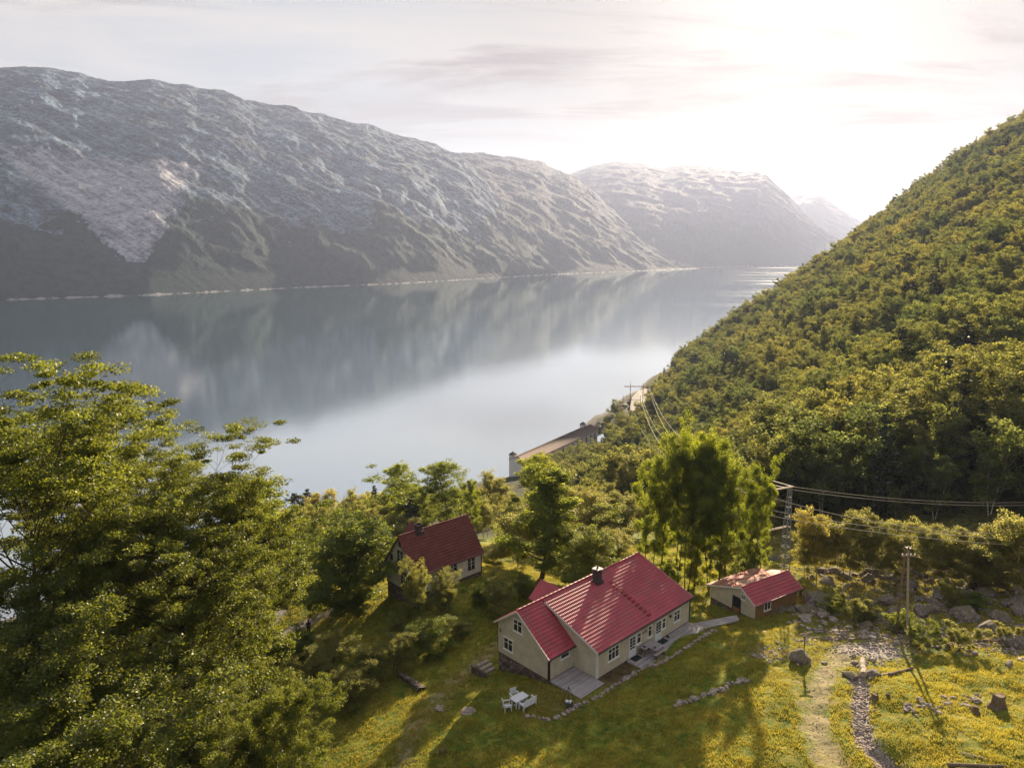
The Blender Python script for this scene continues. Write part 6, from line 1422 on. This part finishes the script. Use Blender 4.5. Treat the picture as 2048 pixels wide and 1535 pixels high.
relabel('trees on the lower hillside', 'pale hillside tree', ('low', 'middling', 'tall')); relabel('firs on the lower hillside', 'dark hillside fir', ('low', 'middling', 'tall'))
relabel('trees on the slope below the houses', 'leafy slope tree', ('low', 'middling', 'tall')); relabel('boulders scattered in the boulder field', 'grey brown boulder', ('small', 'middling', 'large'))
relabel('stones of the rubble bank', 'grey rubble stone', ('small', 'middling', 'large')); relabel('edging stones below the decks', 'pale edging stone', ('small', 'middling', 'large'))
relabel('stones of the tumbled row on the lawn', 'rough stone', ('small', 'middling', 'large')); relabel('stones of the loose heap', 'brownish heap stone', ('small', 'middling', 'large')); relabel('stones of the ruined ring', 'dark ruin stone', ('small', 'middling', 'large'))
relabel('stones at the head of the ditch', 'pale slab stone', ('small', 'middling', 'large')); relabel('shore rocks below the portal pylons', 'brown shore rock', ('small', 'middling', 'large')); relabel('stones round the fireplace by the shed', 'pale fireplace stone', ('small', 'middling', 'large'))
relabel('stones along the shed side', 'rounded stone', ('small', 'middling', 'large')); relabel('stones round the fingerpost boulder', 'broken stone', ('small', 'middling', 'large')); relabel('shrubs under the aspens', 'bright undergrowth shrub', ('low', 'middling', 'tall'))

# meadow grass
def grass():
    rs = np.random.RandomState(23); n = 165000
    X = np.c_[rs.uniform(-32, 58, n), 35+65*rs.rand(n)**1.4]
    u, v = toloc(H1O, H1Y, X); ok = ~((u > -3.3) & (u < 14.2) & (v > -3.2) & (v < 8.2))
    u, v = toloc(H2O, H2Y, X); ok &= ~((u > -.3) & (u < 9.7) & (np.abs(v) < 3))
    u, v = toloc(H3O, H3Y, X); ok &= ~((u > -.3) & (u < 7.1) & (v > -4.7) & (v < 1.8))
    dt = polydist(X, TRACK); dd = polydist(X, DITCH); nz = fbm(X/1.4, 3, 61)
    ok &= (dt > 1.0+nz*.9) & (dd > .6) & (nz > -.30) & (np.minimum(polydist(X, PATH_A), polydist(X, PATH_B)) > .9)
    ok &= np.linalg.norm((X-GR)/np.array([3.4, 2.0]), axis=1) > 1
    X = X[ok]; nz = nz[ok]; Z = height(X); n = len(X); m = 5
    big = fbm(X/5.0, 3, 97); tall = (rs.rand(n) > .985)*(fbm(X/3.0, 2, 99) > -.05); hgt = (.07+.17*np.clip(.4+nz, 0, 1))*(1+.8*big)*(1+1.6*tall)
    P = np.repeat(np.c_[X, Z-.02], m, 0)+np.c_[rs.normal(0, .10, (n*m, 2)), np.zeros(n*m)]; h = np.repeat(hgt, m)*rs.uniform(.6, 1.4, n*m); a = rs.uniform(0, 6.3, n*m)
    w = .022+.02*rs.rand(n*m); d = np.c_[np.cos(a), np.sin(a), np.zeros(n*m)]; l = np.c_[rs.normal(0, .5, (n*m, 2)), np.ones(n*m)]*h[:, None]
    V = np.stack([P-d*w[:, None], P+d*w[:, None], P+l], 1).reshape(-1, 3); F = np.arange(3*n*m).reshape(-1, 3)
    tone = np.clip(.5+np.repeat(big, m)*1.1+rs.normal(0, .18, n*m)+.12-.55*np.repeat(tall, m), 0, 1)
    tag(mkobj('grass', np_mesh('grass', V, F, LF['grass'], False, {'tone': np.repeat(tone, 3)})), 'short sunlit meadow grass around the houses', kind='stuff')
grass()

# ------------------------------------------------------------------ haze
def haze():
    x0, x1, y0, y1, z0, z1 = -24000, 24000, -600, 31000, -60, 1000
    Vh = [(x, y, z) for x in (x0, x1) for y in (y0, y1) for z in (z0, z1)]
    Fh = np.array([[0, 1, 3, 2], [4, 6, 7, 5], [0, 4, 5, 1], [2, 3, 7, 6], [0, 2, 6, 4], [1, 5, 7, 3]])
    m, nt, o = new_mat('haze')
    v = nt.nodes.new('ShaderNodeVolumePrincipled'); v.inputs['Density'].default_value = 0.68e-4
    v.inputs['Color'].default_value = (0.60, 0.69, 1.0, 1); v.inputs['Anisotropy'].default_value = 0.32
    L(nt, v.outputs[0], o.inputs['Volume'])
    ob = mkobj('haze', np_mesh('haze', Vh, Fh, m)); tag(ob, 'warm evening haze filling the fjord valley', kind='stuff')
haze()
